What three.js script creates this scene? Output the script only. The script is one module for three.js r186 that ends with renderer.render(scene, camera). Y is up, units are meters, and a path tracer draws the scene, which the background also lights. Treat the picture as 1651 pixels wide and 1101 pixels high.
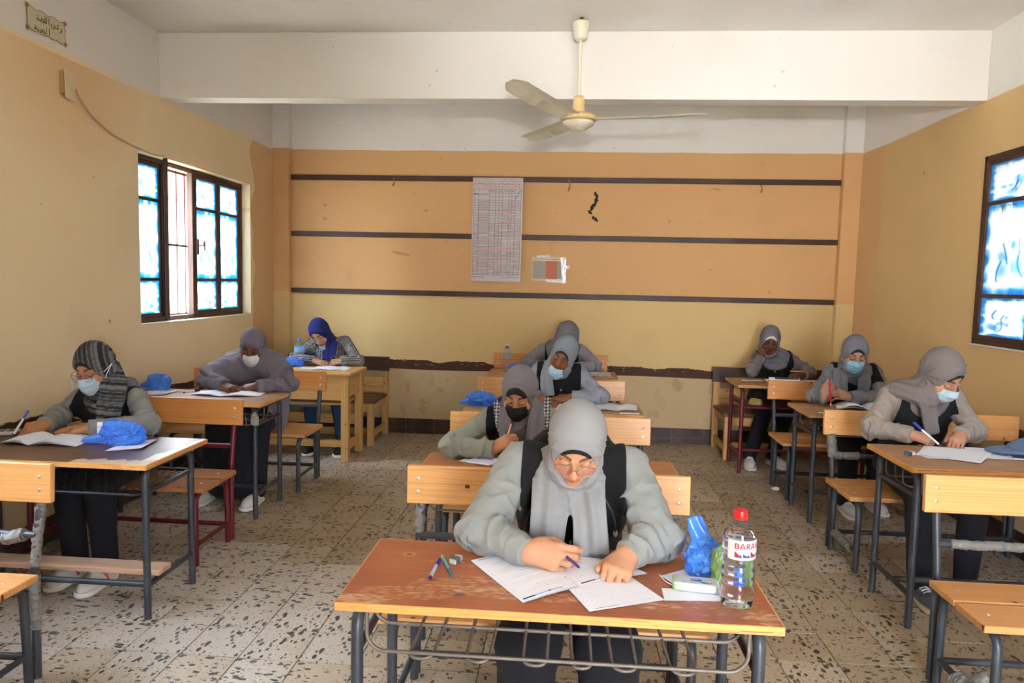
import * as THREE from 'three';
import { RoundedBoxGeometry } from 'three/addons/geometries/RoundedBoxGeometry.js';
import { mergeGeometries } from 'three/addons/utils/BufferGeometryUtils.js';
import { ImprovedNoise } from 'three/addons/math/ImprovedNoise.js';

// ---------------------------------------------------------------- camera, sky, sun, flash, exposure
const scene = new THREE.Scene();
const camera = new THREE.PerspectiveCamera(2 * Math.atan(550.5 / 1150) * 180 / Math.PI, 1651 / 1101, 0.05, 200);
camera.position.set(0, 1.6, 0);
camera.rotation.set(-4.8 * Math.PI / 180, 4.27 * Math.PI / 180, 1.304 * Math.PI / 180, 'YXZ');

const SKY = 13, SUN = 9, FLASH = 14, EXPOSURE = 3.3;
{
  const W = 64, H = 32, d = new Float32Array(W * H * 4);
  for (let y = 0; y < H; y++) for (let x = 0; x < W; x++) {
    const up = Math.max(0, Math.sin(((y + 0.5) / H - 0.5) * Math.PI)), k = Math.pow(1 - up, 2.2), i = (y * W + x) * 4;
    d[i] = 0.7 + 0.24 * k; d[i + 1] = 0.88 + 0.1 * k; d[i + 2] = 1.16 - 0.1 * k; d[i + 3] = 1;
  }
  const sky = new THREE.DataTexture(d, W, H, THREE.RGBAFormat, THREE.FloatType);
  sky.mapping = THREE.EquirectangularReflectionMapping; sky.magFilter = THREE.LinearFilter; sky.needsUpdate = true;
  scene.background = sky; scene.backgroundIntensity = SKY;
}
const sun = new THREE.DirectionalLight(0xfff1dc, SUN);
sun.position.set(2.5, 16, 9); sun.target.position.set(0, 0, -4); sun.castShadow = true;
sun.shadow.camera.left = sun.shadow.camera.bottom = -16; sun.shadow.camera.right = sun.shadow.camera.top = 16; sun.shadow.camera.far = 60;
scene.add(sun, sun.target);
// the photographer's flash, held above the lens and tilted up and to the right
const flash = new THREE.SpotLight(0xf2f5ff, FLASH, 0, 0.62, 1, 2);
flash.position.set(0.06, 1.97, 0.02); flash.target.position.set(1.25, 3.75, -4.6); flash.castShadow = true; flash.shadow.radius = 3;
scene.add(flash, flash.target);

const renderer = new THREE.WebGLRenderer({ antialias: true });
renderer.toneMapping = THREE.LinearToneMapping; renderer.toneMappingExposure = EXPOSURE;
renderer.outputColorSpace = THREE.SRGBColorSpace;
renderer.shadowMap.enabled = true;

// ---------------------------------------------------------------- helpers
const V = (x, y, z) => new THREE.Vector3(x, y, z);
function mulberry(a) { return () => { a |= 0; a = a + 0x6D2B79F5 | 0; let t = Math.imul(a ^ a >>> 15, 1 | a); t = t + Math.imul(t ^ t >>> 7, 61 | t) ^ t; return ((t ^ t >>> 14) >>> 0) / 4294967296; }; }
const rnd = mulberry(77), perlin = new ImprovedNoise(), N3 = (x, y, z) => perlin.noise(x, y, z);
const clamp = (x, a = 0, b = 1) => x < a ? a : x > b ? b : x, lerp = (a, b, t) => a + (b - a) * t;
const sstep = (a, b, x) => { const t = clamp((x - a) / (b - a)); return t * t * (3 - 2 * t); };
const used = {};
function numbered(n) { const k = used[n] = (used[n] ?? -1) + 1; return k ? n + '_' + String(k).padStart(3, '0') : n; }
function thing(name, label, category, [x, y, z] = [0, 0, 0], turn = 0, group) {
  const o = new THREE.Group(); o.name = numbered(name); o.position.set(x, y, z); o.rotation.y = turn; scene.add(o);
  o.userData = { label, category }; if (group) o.userData.group = group;
  return o;
}
function prep(list) {
  list = list.flat(9);
  const col = list.some(g => g.attributes.color);
  list = list.map(g => { g = g.index ? g.toNonIndexed() : g; for (const k of Object.keys(g.attributes)) if (!['position', 'normal', 'uv', 'color'].includes(k)) g.deleteAttribute(k);
    if (!g.attributes.uv) g.setAttribute('uv', new THREE.BufferAttribute(new Float32Array(g.attributes.position.count * 2), 2));
    if (col && !g.attributes.color) g.setAttribute('color', new THREE.BufferAttribute(new Float32Array(g.attributes.position.count * 3).fill(1), 3));
    return g; });
  return list.length === 1 ? list[0] : mergeGeometries(list);
}
function mesh(name, geo, mat, parent) {
  const g = Array.isArray(geo) ? (geo.length === 1 && !Array.isArray(geo[0]) ? geo[0] : prep(geo)) : geo;
  const m = new THREE.Mesh(g, mat); m.name = parent ? name : numbered(name); m.castShadow = m.receiveShadow = true;
  (parent ?? scene).add(m); return m;
}
function tag(o, label, category, group) { o.userData.label = label; o.userData.category = category; if (group) o.userData.group = group; return o; }
function struct(name, geo, mat, parent) { const m = mesh(name, geo, mat, parent); m.userData.kind = 'structure'; return m; }
const move = (g, x, y, z, rx = 0, ry = 0, rz = 0) => g.applyMatrix4(new THREE.Matrix4().compose(V(x, y, z), new THREE.Quaternion().setFromEuler(new THREE.Euler(rx, ry, rz, 'YXZ')), V(1, 1, 1)));
// box with rounded edges, uv in metres, the grain (u) along the longest side
function box(w, h, d, r = 0.004, u0 = 0, v0 = 0, seg = 1) {
  const g = new RoundedBoxGeometry(w, h, d, seg, Math.min(r, w / 2.01, h / 2.01, d / 2.01)), p = g.attributes.position, n = g.attributes.normal, uv = g.attributes.uv;
  const long = w >= h && w >= d ? 0 : h >= d ? 1 : 2;
  for (let i = 0; i < p.count; i++) {
    const P = [p.getX(i), p.getY(i), p.getZ(i)], A = [Math.abs(n.getX(i)), Math.abs(n.getY(i)), Math.abs(n.getZ(i))];
    const ax = A[0] >= A[1] && A[0] >= A[2] ? 0 : A[1] >= A[2] ? 1 : 2;
    let a, b;
    if (ax === long) { a = (long + 1) % 3; b = (long + 2) % 3; uv.setXY(i, P[a] * 0.3 + u0, P[b] + v0); }
    else { b = 3 - ax - long; uv.setXY(i, P[long] + u0, P[b] + (ax > b ? 0.31 : 0) + v0); }
  }
  return g;
}
function fillet(pts, bend) {
  const out = [pts[0]];
  for (let i = 1; i < pts.length - 1; i++) {
    const a = pts[i - 1], b = pts[i], c = pts[i + 1], l1 = a.distanceTo(b), l2 = b.distanceTo(c), k = Math.min(bend, l1 * 0.49, l2 * 0.49);
    const p = b.clone().lerp(a, k / l1), q = b.clone().lerp(c, k / l2);
    for (let j = 0; j <= 5; j++) { const t = j / 5; out.push(p.clone().multiplyScalar((1 - t) * (1 - t)).addScaledVector(b, 2 * t * (1 - t)).addScaledVector(q, t * t)); }
  }
  out.push(pts[pts.length - 1]); return out;
}
// tube along points with rounded bends and closed ends
function pipe(points, r, bend = 0.04, sides = 10, taper) {
  const P = fillet(points.map(p => p.isVector3 ? p.clone() : V(...p)).filter((p, i, a) => !i || p.distanceTo(a[i - 1]) > 1e-6), bend), n = P.length, pos = [], nor = [], uv = [], idx = [];
  let T = P[1].clone().sub(P[0]).normalize(), U = Math.abs(T.y) < 0.9 ? V(0, 1, 0).cross(T).normalize() : V(1, 0, 0).cross(T).normalize(), L = 0;
  for (let i = 0; i < n; i++) {
    const t = i === 0 ? P[1].clone().sub(P[0]) : i === n - 1 ? P[i].clone().sub(P[i - 1]) : P[i + 1].clone().sub(P[i]).normalize().add(P[i].clone().sub(P[i - 1]).normalize());
    t.normalize(); U.addScaledVector(t, -U.dot(t)).normalize();
    const W = t.clone().cross(U); if (i) L += P[i].distanceTo(P[i - 1]);
    const rr = taper ? r * taper(i / (n - 1)) : r;
    for (let k = 0; k <= sides; k++) { const a = k / sides * Math.PI * 2, c = Math.cos(a), s = Math.sin(a), d = U.clone().multiplyScalar(c).addScaledVector(W, s);
      pos.push(P[i].x + d.x * rr, P[i].y + d.y * rr, P[i].z + d.z * rr); nor.push(d.x, d.y, d.z); uv.push(L, k / sides * r * 6.28); }
    if (i) for (let k = 0; k < sides; k++) { const a = (i - 1) * (sides + 1) + k, b = a + sides + 1; idx.push(a, a + 1, b, b, a + 1, b + 1); }
  }
  for (const e of [0, n - 1]) { const t = (e ? P[n - 1].clone().sub(P[n - 2]) : P[0].clone().sub(P[1])).normalize(), c = pos.length / 3; pos.push(P[e].x, P[e].y, P[e].z); nor.push(t.x, t.y, t.z); uv.push(0, 0);
    for (let k = 0; k <= sides; k++) { const o = (e * (sides + 1) + k) * 3; pos.push(pos[o], pos[o + 1], pos[o + 2]); nor.push(t.x, t.y, t.z); uv.push(0, 0); }
    for (let k = 0; k < sides; k++) e ? idx.push(c, c + 1 + k, c + 2 + k) : idx.push(c, c + 2 + k, c + 1 + k); }
  const g = new THREE.BufferGeometry(); g.setAttribute('position', new THREE.Float32BufferAttribute(pos, 3)); g.setAttribute('normal', new THREE.Float32BufferAttribute(nor, 3)); g.setAttribute('uv', new THREE.Float32BufferAttribute(uv, 2)); g.setIndex(idx); return g;
}
function canvas(w, h, draw) { const c = document.createElement('canvas'); c.width = w; c.height = h; draw(c.getContext('2d'), w, h); return c; }
function texture(w, h, draw, sx = 1, sy = sx, srgb = true) {
  const t = new THREE.CanvasTexture(canvas(w, h, draw)); t.wrapS = t.wrapT = THREE.RepeatWrapping; t.repeat.set(1 / sx, 1 / sy); if (srgb) t.colorSpace = THREE.SRGBColorSpace; t.magFilter = THREE.LinearFilter; return t;
}
const std = (color, roughness = 0.8, more = {}) => new THREE.MeshStandardMaterial({ color, roughness, ...more });
const phys = (color, roughness, more = {}) => new THREE.MeshPhysicalMaterial({ color, roughness, ...more });
function pixelNoise(c, w, h, amount, rand = rnd) { const im = c.getImageData(0, 0, w, h), d = im.data; for (let i = 0; i < d.length; i += 4) { const k = (rand() - 0.5) * amount; d[i] += k; d[i + 1] += k; d[i + 2] += k; } c.putImageData(im, 0, 0); }
function blotches(c, w, h, n, colors, rmin, rmax, alpha, rand = rnd) {
  for (let i = 0; i < n; i++) { const x = rand() * w, y = rand() * h, r = rmin + rand() * (rmax - rmin), g = c.createRadialGradient(x, y, 0, x, y, r), k = colors[Math.floor(rand() * colors.length)];
    g.addColorStop(0, `rgba(${k},${alpha * (0.4 + rand() * 0.6)})`); g.addColorStop(1, `rgba(${k},0)`); c.fillStyle = g; c.fillRect(x - r, y - r, 2 * r, 2 * r); }
}

// ---------------------------------------------------------------- materials
const ROOM = { xl: -3.02, xr: 2.79, zb: -7.25, zf: 1.35, top: 3.35 };
function woodTex(w, h, sx, sy, base, dark, seed, knots = 3, wear) {
  return texture(w, h, (c) => {
    const r = mulberry(seed); c.fillStyle = `rgb(${base})`; c.fillRect(0, 0, w, h);
    for (let i = 0; i < h * 0.55; i++) { const y = r() * h, a = 0.04 + r() * 0.16; c.strokeStyle = r() < 0.6 ? `rgba(${dark},${a})` : `rgba(255,225,170,${a * 0.5})`; c.lineWidth = 0.6 + r() * 2.6; c.beginPath(); const ph = r() * 6, am = 2 + r() * 5; for (let x = 0; x <= w; x += 16) c.lineTo(x, y + Math.sin(x * 6.283 / w + ph) * am + Math.sin(x * 12.566 / w + ph * 2) * am * 0.4); c.stroke(); }
    for (let k = 0; k < knots; k++) { const x = (0.1 + 0.8 * r()) * w, y = (0.15 + 0.7 * r()) * h, s = 4 + r() * 7;
      for (let j = 6; j > 0; j--) { c.strokeStyle = `rgba(${dark},0.28)`; c.lineWidth = 1.2; c.beginPath(); c.ellipse(x, y, s * (0.7 + j * 0.55), s * (0.5 + j * 0.22), 0, 0, 6.3); c.stroke(); }
      c.fillStyle = `rgba(70,25,8,0.85)`; c.beginPath(); c.ellipse(x, y, s, s * 0.75, 0, 0, 6.3); c.fill(); }
    blotches(c, w, h, 14, [dark, '255,215,150'], 20, 90, 0.10, r); wear?.(c, w, h, r); pixelNoise(c, w, h, 10, r);
  }, sx, sy);
}
const M = {};
const pine = woodTex(1024, 384, 1.2, 0.45, '236,176,106', '164,96,44', 11, 5), seatWood = woodTex(1024, 384, 1.2, 0.45, '222,170,108', '150,94,50', 12, 4);
M.pine = phys(0xffffff, 0.42, { map: pine, clearcoat: 0.35, clearcoatRoughness: 0.3 });
M.pineDark = phys(0xead2b8, 0.5, { map: pine, clearcoat: 0.2, clearcoatRoughness: 0.4 });
M.seat = phys(0xf2e4d4, 0.5, { map: seatWood, clearcoat: 0.25, clearcoatRoughness: 0.35 });
M.seatOld = std(0xc9b096, 0.7, { map: seatWood });
const scratches = (n, col) => (c, w, h, r) => { for (let i = 0; i < n; i++) { c.strokeStyle = `rgba(${col},${0.1 + r() * 0.3})`; c.lineWidth = 0.6 + r() * 1.6; const x = r() * w, y = r() * h, a = r() * 6.3, l = 8 + r() * 60; c.beginPath(); c.moveTo(x, y); c.quadraticCurveTo(x + Math.cos(a) * l * 0.5 + r() * 8, y + Math.sin(a) * l * 0.5, x + Math.cos(a) * l, y + Math.sin(a) * l * 0.6); c.stroke(); } };
// worn varnish of the nearest desk, with scratches, ink and rubbed patches along its front
M.topWorn = phys(0xffffff, 0.38, { clearcoat: 0.3, clearcoatRoughness: 0.35, map: woodTex(2048, 832, 1.17, 0.475, '168,90,48', '104,48,20', 21, 0, (c, w, h, r) => {
  blotches(c, w, h, 60, ['192,116,68', '138,68,34', '176,98,54'], 60, 220, 0.4, r);
  const patch = (x, y, rx, ry, n) => { for (let i = 0; i < n; i++) { const a = r() * 6.3, q = Math.sqrt(r()), s = 2 + r() * 9; c.fillStyle = `rgba(${r() < 0.6 ? '222,184,142' : '190,140,102'},${0.22 + r() * 0.4})`; c.beginPath(); c.ellipse(x + Math.cos(a) * q * rx, y + Math.sin(a) * q * ry, s * 2.4, s * 0.7, (r() - 0.5) * 0.5, 0, 6.3); c.fill(); } };
  patch(900, 640, 420, 75, 420); patch(560, 560, 260, 90, 200); patch(300, 700, 240, 70, 160); patch(1300, 690, 300, 50, 160); patch(110, 790, 130, 50, 220); patch(600, 300, 300, 60, 90); patch(1700, 650, 300, 120, 110); patch(1960, 760, 90, 70, 90);
  for (const [x, y] of [[215, 225], [1905, 640], [1800, 240]]) { c.fillStyle = 'rgba(196,138,90,0.8)'; c.beginPath(); c.ellipse(x, y, 40, 34, 0, 0, 6.3); c.fill(); c.fillStyle = 'rgba(110,84,70,0.95)'; c.beginPath(); c.ellipse(x, y, 17, 14, 0, 0, 6.3); c.fill(); }
  c.strokeStyle = 'rgba(220,205,190,0.5)'; c.lineWidth = 5; c.beginPath(); c.arc(330, 610, 30, 0, 5); c.stroke(); c.beginPath(); c.moveTo(430, 590); c.lineTo(395, 650); c.lineTo(470, 640); c.stroke(); c.beginPath(); c.moveTo(560, 600); c.lineTo(540, 670); c.stroke();
  c.fillStyle = 'rgba(60,66,80,0.8)'; c.beginPath(); c.ellipse(560, 690, 30, 15, -0.3, 0, 6.3); c.fill();
  c.fillStyle = 'rgba(40,28,30,0.85)'; for (let k = 0; k < 5; k++) c.fillRect(955 + k * 14, 412, 9, 16); c.fillRect(905, 455, 6, 18); c.fillRect(920, 452, 6, 18); c.fillRect(935, 450, 26, 5);
  c.fillStyle = 'rgba(84,60,48,0.75)'; c.fillRect(815, 600, 44, 14); c.fillRect(1100, 596, 90, 12);
  scratches(160, '226,186,150')(c, w, h, r); scratches(60, '60,26,10')(c, w, h, r);
}) });
M.topRed = phys(0xffffff, 0.42, { clearcoat: 0.25, clearcoatRoughness: 0.35, map: woodTex(1024, 416, 1.2, 0.49, '178,112,68', '116,62,30', 22, 1, (c, w, h, r) => { blotches(c, w, h, 40, ['206,150,100', '150,80,40'], 30, 130, 0.35, r); scratches(60, '226,190,150')(c, w, h, r); }) });
M.topTan = std(0xffffff, 0.55, { map: woodTex(1024, 416, 1.2, 0.49, '172,128,88', '116,78,46', 23, 0, (c, w, h, r) => { blotches(c, w, h, 50, ['140,98,66', '196,156,116'], 20, 100, 0.35, r); scratches(60, '210,180,150')(c, w, h, r); }) });
M.topBrown = phys(0xffffff, 0.4, { clearcoat: 0.3, clearcoatRoughness: 0.3, map: woodTex(1024, 416, 1.2, 0.55, '92,58,38', '56,32,18', 24, 0, (c, w, h, r) => {
  blotches(c, w, h, 30, ['110,72,48', '70,42,26'], 30, 130, 0.35, r); c.fillStyle = 'rgb(214,200,176)'; c.beginPath(); c.moveTo(w * 0.99, 0); for (let i = 0; i <= 14; i++) c.lineTo(w * (0.94 - 0.06 * (i / 14) + 0.025 * r()), h * i / 14); c.lineTo(w, h); c.lineTo(w, 0); c.fill();
  c.fillStyle = 'rgb(196,168,124)'; c.beginPath(); c.moveTo(w * 0.66, h); for (let i = 0; i <= 12; i++) c.lineTo(w * (0.66 + 0.025 * i), h * (0.93 - 0.08 * r() - 0.004 * i)); c.lineTo(w, h); c.fill(); scratches(50, '180,150,120')(c, w, h, r); }) });
M.edgeWood = std(0xffffff, 0.6, { map: woodTex(1024, 128, 1.2, 0.15, '222,160,84', '120,66,24', 25, 0, (c, w, h, r) => { for (let i = 0; i < 70; i++) { c.strokeStyle = `rgba(60,34,16,${0.2 + r() * 0.5})`; c.lineWidth = 0.6 + r() * 1.5; const x = r() * w, y = r() * h; c.beginPath(); c.moveTo(x, y); c.lineTo(x + 10 + r() * 70, y + (r() - 0.5) * 4); c.stroke(); } }) });
M.edgeTan = std(0xffffff, 0.65, { map: woodTex(512, 128, 1.2, 0.15, '196,146,92', '120,76,40', 26, 0) });
M.rawWood = std(0xffffff, 0.62, { map: woodTex(1024, 384, 1.2, 0.45, '206,160,92', '146,96,44', 27, 2, (c, w, h, r) => { for (let i = 0; i < 26; i++) { c.fillStyle = `rgba(130,50,24,${0.2 + r() * 0.5})`; c.beginPath(); c.ellipse(r() * w, r() * h, 2 + r() * 12, 1 + r() * 3, r(), 0, 6.3); c.fill(); } }) });
M.darkPlank = phys(0xffffff, 0.45, { map: woodTex(512, 128, 1.2, 0.3, '62,34,24', '34,16,10', 28, 0) });
M.oldSeat = std(0xffffff, 0.7, { map: woodTex(512, 256, 1.2, 0.6, '104,76,54', '60,38,24', 29, 1) });
M.footPlank = std(0xffffff, 0.8, { map: woodTex(512, 128, 1.2, 0.3, '198,160,132', '140,98,70', 30, 0) });
const steelMap = (rgb, seed) => texture(256, 256, (c, w, h) => { const r = mulberry(seed); c.fillStyle = `rgb(${rgb})`; c.fillRect(0, 0, w, h); blotches(c, w, h, 30, ['255,255,255', '0,0,0'], 6, 40, 0.10, r); scratches(40, '190,190,185')(c, w, h, r); for (let i = 0; i < 14; i++) { c.fillStyle = `rgba(190,186,176,${r() * 0.5})`; c.fillRect(r() * w, r() * h, 1 + r() * 3, 1 + r() * 2); } }, 0.5);
M.steel = std(0xffffff, 0.42, { map: steelMap('62,66,72', 31), metalness: 0.25 });
M.steelRed = std(0xffffff, 0.42, { map: steelMap('104,20,34', 32), metalness: 0.15 });
M.wire = std(0xffffff, 0.55, { map: steelMap('122,112,100', 33), metalness: 0.4 });
M.wireDark = std(0x24272a, 0.5, { metalness: 0.4 });
M.bolt = std(0xd8d8d6, 0.28, { metalness: 0.9 });
M.tape = phys(0xa6a49e, 0.3, { transmission: 0.5, thickness: 0, ior: 1.4 });
M.rope = std(0xb8a684, 0.9);
M.brownRail = phys(0xffffff, 0.5, { map: woodTex(1024, 64, 3, 0.2, '64,36,24', '34,18,10', 34, 0, (c, w, h, r) => { for (let i = 0; i < 12; i++) { c.fillStyle = 'rgba(190,160,130,.7)'; c.fillRect(r() * w, r() * h, 2 + r() * 4, 1 + r() * 2); } }) });
M.windowFrame = std(0xffffff, 0.6, { map: woodTex(512, 128, 1.2, 0.3, '66,40,28', '34,18,12', 35, 0, (c, w, h, r) => { for (let i = 0; i < 30; i++) { c.fillStyle = `rgba(150,120,100,${r() * 0.5})`; c.fillRect(r() * w, r() * h, 1 + r() * 6, 1 + r() * 3); } }) });
M.iron = std(0x4a2c22, 0.7, { metalness: 0.2 });
M.ivory = std(0xdfd8bd, 0.45); M.fanOld = std(0xffffff, 0.5, { map: texture(256, 256, (c, w, h) => { const r = mulberry(36); c.fillStyle = 'rgb(214,206,182)'; c.fillRect(0, 0, w, h); blotches(c, w, h, 20, ['150,120,80', '240,236,224'], 10, 60, 0.3, r); for (let i = 0; i < 20; i++) { c.fillStyle = 'rgba(96,62,36,.7)'; c.fillRect(r() * w, r() * h, 1 + r() * 3, 1 + r() * 3); } }, 0.5) });
M.fanYellow = std(0xdcbc80, 0.5);

// ---------------------------------------------------------------- the room
const T = 0.22, { xl, xr, zb, zf, top } = ROOM, PAINT = 2.89, RAIL0 = 0.672, RAIL1 = 0.778, BASE = 0.155;
const openings = { left: [[-6.65, 1.235, -4.87, 2.46], [-2.75, 1.235, -1.37, 2.46]], right: [[-5.1, 1.25, -3.32, 2.505], [-2.45, 1.25, 0.1, 2.505]] };
function wallPaint(len, seed, zones) {
  const w = 2048, h = Math.round(2048 * top / len), px = w / len, Y = (y) => h - y * px;
  return texture(w, h, (c) => {
    const r = mulberry(seed);
    zones(c, w, h, px, Y, r);
    for (let i = 0; i < 160; i++) { const x = r() * w, y = r() * h, s = 10 + r() * 70; const g = c.createRadialGradient(x, y, 0, x, y, s); g.addColorStop(0, `rgba(${r() < 0.5 ? '120,84,40' : '255,232,190'},${0.05 * r()})`); g.addColorStop(1, 'rgba(0,0,0,0)'); c.fillStyle = g; c.fillRect(x - s, y - s, 2 * s, 2 * s); }
    for (let i = 0; i < 46; i++) { c.fillStyle = `rgba(70,48,28,${0.15 + r() * 0.4})`; c.fillRect(r() * w, r() * h * 0.8, 1 + r() * 3, 1 + r() * 4); }
    for (let i = 0; i < 60; i++) { const x = r() * w, y = Y(0.2 + r() * 0.45); c.fillStyle = `rgba(110,74,38,${0.05 + r() * 0.12})`; c.beginPath(); c.ellipse(x, y, 3 + r() * 14, 4 + r() * 26, r() - 0.5, 0, 6.3); c.fill(); }
    // chipped brown band and brown skirting line
    c.fillStyle = 'rgb(70,38,24)'; c.beginPath(); c.moveTo(0, Y(RAIL0)); for (let x = 0; x <= w; x += 6) c.lineTo(x, Y(RAIL0 - 0.004 * Math.sin(x * 0.013))); for (let x = w; x >= 0; x -= 4) c.lineTo(x, Y(RAIL1 - 0.006 - Math.max(0, N3(x * 0.011, seed, 0.5)) * 0.05 - r() * 0.008)); c.fill();
    c.strokeStyle = 'rgba(232,208,160,.8)'; c.lineWidth = 1.5; for (let i = 0; i < 60; i++) { const x = r() * w, y = Y(RAIL0 + 0.05 + r() * 0.05); c.beginPath(); c.moveTo(x, y); c.lineTo(x + r() * 16, y + (r() - 0.5) * 7); c.stroke(); }
    pixelNoise(c, w, h, 5, r);
  });
}
const waver = (c, w, y0, y1, fill, seed, amp) => { c.fillStyle = fill; c.beginPath(); c.moveTo(0, y1); for (let x = 0; x <= w; x += 8) c.lineTo(x, y0 + N3(x * 0.006, seed, 0.3) * amp + N3(x * 0.05, seed, 0.9) * amp * 0.15); c.lineTo(w, y1); c.fill(); };
const WHITE = 'rgb(228,223,215)', OCHRE = 'rgb(238,216,174)', PEACH = 'rgb(216,168,112)', CREAM = 'rgb(220,188,128)', LOW = 'rgb(206,178,132)';
const sideZones = (seed, flip, tone = OCHRE) => (c, w, h, px, Y, r) => {
  c.fillStyle = WHITE; c.fillRect(0, 0, w, h); waver(c, w, Y(PAINT), h, tone, seed, 4);
  const x0 = flip ? w : 0, s = flip ? -1 : 1; c.fillStyle = 'rgba(216,172,122,.75)'; c.beginPath(); c.moveTo(x0, Y(PAINT - 0.01)); c.lineTo(x0 + s * 0.55 * px, Y(PAINT)); for (let i = 0; i <= 20; i++) c.lineTo(x0 + s * (0.55 + 0.12 * N3(i * 0.4, seed, 0)) * px, Y(PAINT - i * 0.11)); c.lineTo(x0, Y(0.68)); c.fill();
  { const x = x0 + s * 3.05 * px, y = Y(PAINT - 0.02), g = c.createRadialGradient(x, y, 0, x, y, 0.8 * px); g.addColorStop(0, 'rgba(216,168,118,.6)'); g.addColorStop(1, 'rgba(216,168,118,0)'); c.fillStyle = g; c.fillRect(x - px, y, 2 * px, px); }
  waver(c, w, Y(RAIL0), h, LOW, seed + 3, 2);
};
M.wallBack = std(0xffffff, 0.72, { map: wallPaint(xr - xl, 51, (c, w, h, px, Y, r) => {
  c.fillStyle = WHITE; c.fillRect(0, 0, w, h); waver(c, w, Y(2.9), h, PEACH, 5, 3); waver(c, w, Y(1.45), h, CREAM, 8, 3); waver(c, w, Y(RAIL0), h, LOW, 9, 2);
  const X = (x) => (x - xl) * px;
  c.fillStyle = 'rgba(24,18,14,.95)'; for (let i = 0; i < 46; i++) { const t = r(), k = Math.floor(r() * 2); c.beginPath(); c.ellipse(X(0.245 + 0.035 * Math.sin(t * 7) * (0.4 + t) + 0.012 * k), Y(2.52 - t * 0.3), 2 + r() * 3.4, 2.5 + r() * 5, r() * 3, 0, 6.3); c.fill(); }
  for (const [x, y, a, b] of [[1.0, 2.23, 0.03, 0.02], [1.44, 2.55, 0.10, 0.02], [1.42, 1.76, 0.05, 0.012], [2.0, 1.55, 0.02, 0.03], [-2.5, 2.34, 0.04, 0.03], [-2.5, 2.2, 0.04, 0.03], [-1.45, 2.3, 0.04, 0.025], [-1.7, 1.86, 0.2, 0.03]]) { c.fillStyle = `rgba(140,92,44,.35)`; c.beginPath(); c.ellipse(X(x), Y(y), a * px * 0.5, b * px * 0.5, 0.2, 0, 6.3); c.fill(); }
  c.fillStyle = 'rgba(240,222,186,.7)'; for (let i = 0; i < 24; i++) c.fillRect(X(-1.1 + r() * 1.4), Y(1.55 + r() * 0.4), 2 + r() * 8, 1 + r() * 2);
}) });
M.wallLeft = std(0xffffff, 0.72, { map: wallPaint(zf - zb, 52, sideZones(14, false)) });
M.wallRight = std(0xffffff, 0.72, { map: wallPaint(zf - zb, 53, sideZones(17, false, 'rgb(216,182,126)')) });
M.white = std(0xffffff, 0.8, { map: texture(512, 512, (c, w, h) => { const r = mulberry(54); c.fillStyle = 'rgb(228,223,216)'; c.fillRect(0, 0, w, h); blotches(c, w, h, 40, ['200,190,176', '236,231,224'], 20, 110, 0.25, r); for (let i = 0; i < 14; i++) { c.fillStyle = `rgba(90,70,50,${r() * 0.4})`; c.fillRect(r() * w, r() * h, 1 + r() * 3, 1 + r() * 2); } }, 2.4) });
M.white2 = std(0xdcd6cc, 0.8);
function wallGeo(a0, a1, holes, place, uvOf) {
  const s = new THREE.Shape(); s.moveTo(a0, 0); s.lineTo(a1, 0); s.lineTo(a1, top); s.lineTo(a0, top); s.closePath();
  for (const [b0, y0, b1, y1] of holes) { const q = new THREE.Path(); q.moveTo(b0, y0); q.lineTo(b0, y1); q.lineTo(b1, y1); q.lineTo(b1, y0); q.closePath(); s.holes.push(q); }
  const g = new THREE.ExtrudeGeometry(s, { depth: T, bevelEnabled: false }), p = g.attributes.position, uv = g.attributes.uv;
  for (let i = 0; i < p.count; i++) uv.setXY(i, (p.getX(i) - a0) / (a1 - a0), p.getY(i) / top);
  place(g); return g;
}
struct('wall_back', wallGeo(xl, xr, [], g => g.translate(0, 0, zb - T)), M.wallBack);
// side walls: shape x runs along z; turned so that it stands on the wall's line
const sideWall = (x) => (g) => { const p = g.attributes.position, n = g.attributes.normal, s = x < 0 ? -1 : 1; for (let i = 0; i < p.count; i++) { const a = p.getX(i), y = p.getY(i), d = p.getZ(i); p.setXYZ(i, x + s * d, y, a); const nx = n.getX(i), ny = n.getY(i), nz = n.getZ(i); n.setXYZ(i, s * nz, ny, nx); } if (s > 0) flipWind(g); };
function flipWind(g) { const p = g.attributes; for (const k of ['position', 'normal', 'uv']) { const a = p[k], n = a.itemSize; for (let i = 0; i < a.count; i += 3) for (let c = 0; c < n; c++) { const t = a.array[(i + 1) * n + c]; a.array[(i + 1) * n + c] = a.array[(i + 2) * n + c]; a.array[(i + 2) * n + c] = t; } } }
struct('wall_left', wallGeo(zb, zf, openings.left, sideWall(xl)), M.wallLeft);
struct('wall_right', wallGeo(zb, zf, openings.right, sideWall(xr)), M.wallRight);
struct('wall_front', wallGeo(xl, xr, [[0.35, 0.01, 1.5, 2.25]], g => g.translate(0, 0, zf)), M.wallLeft);
struct('ceiling', move(box(xr - xl + 2 * T, 0.2, zf - zb + 2 * T, 0.002), (xl + xr) / 2, top + 0.1, (zf + zb) / 2), M.white);
struct('ceiling_beam', move(box(xr - xl, top - 2.885, 0.155, 0.006), (xl + xr) / 2, (top + 2.885) / 2, -5.228), M.white);
for (const [n, x] of [['trim_1', xl + 0.085], ['trim_2', xr - 0.085]]) {
  const g = box(0.17, top, 0.08, 0.006), p = g.attributes.position, uv = g.attributes.uv; move(g, x, top / 2, zb + 0.04);
  for (let i = 0; i < p.count; i++) uv.setXY(i, (p.getX(i) - xl) / (xr - xl), p.getY(i) / top);
  struct(n, g, M.wallBack);
}
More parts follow.
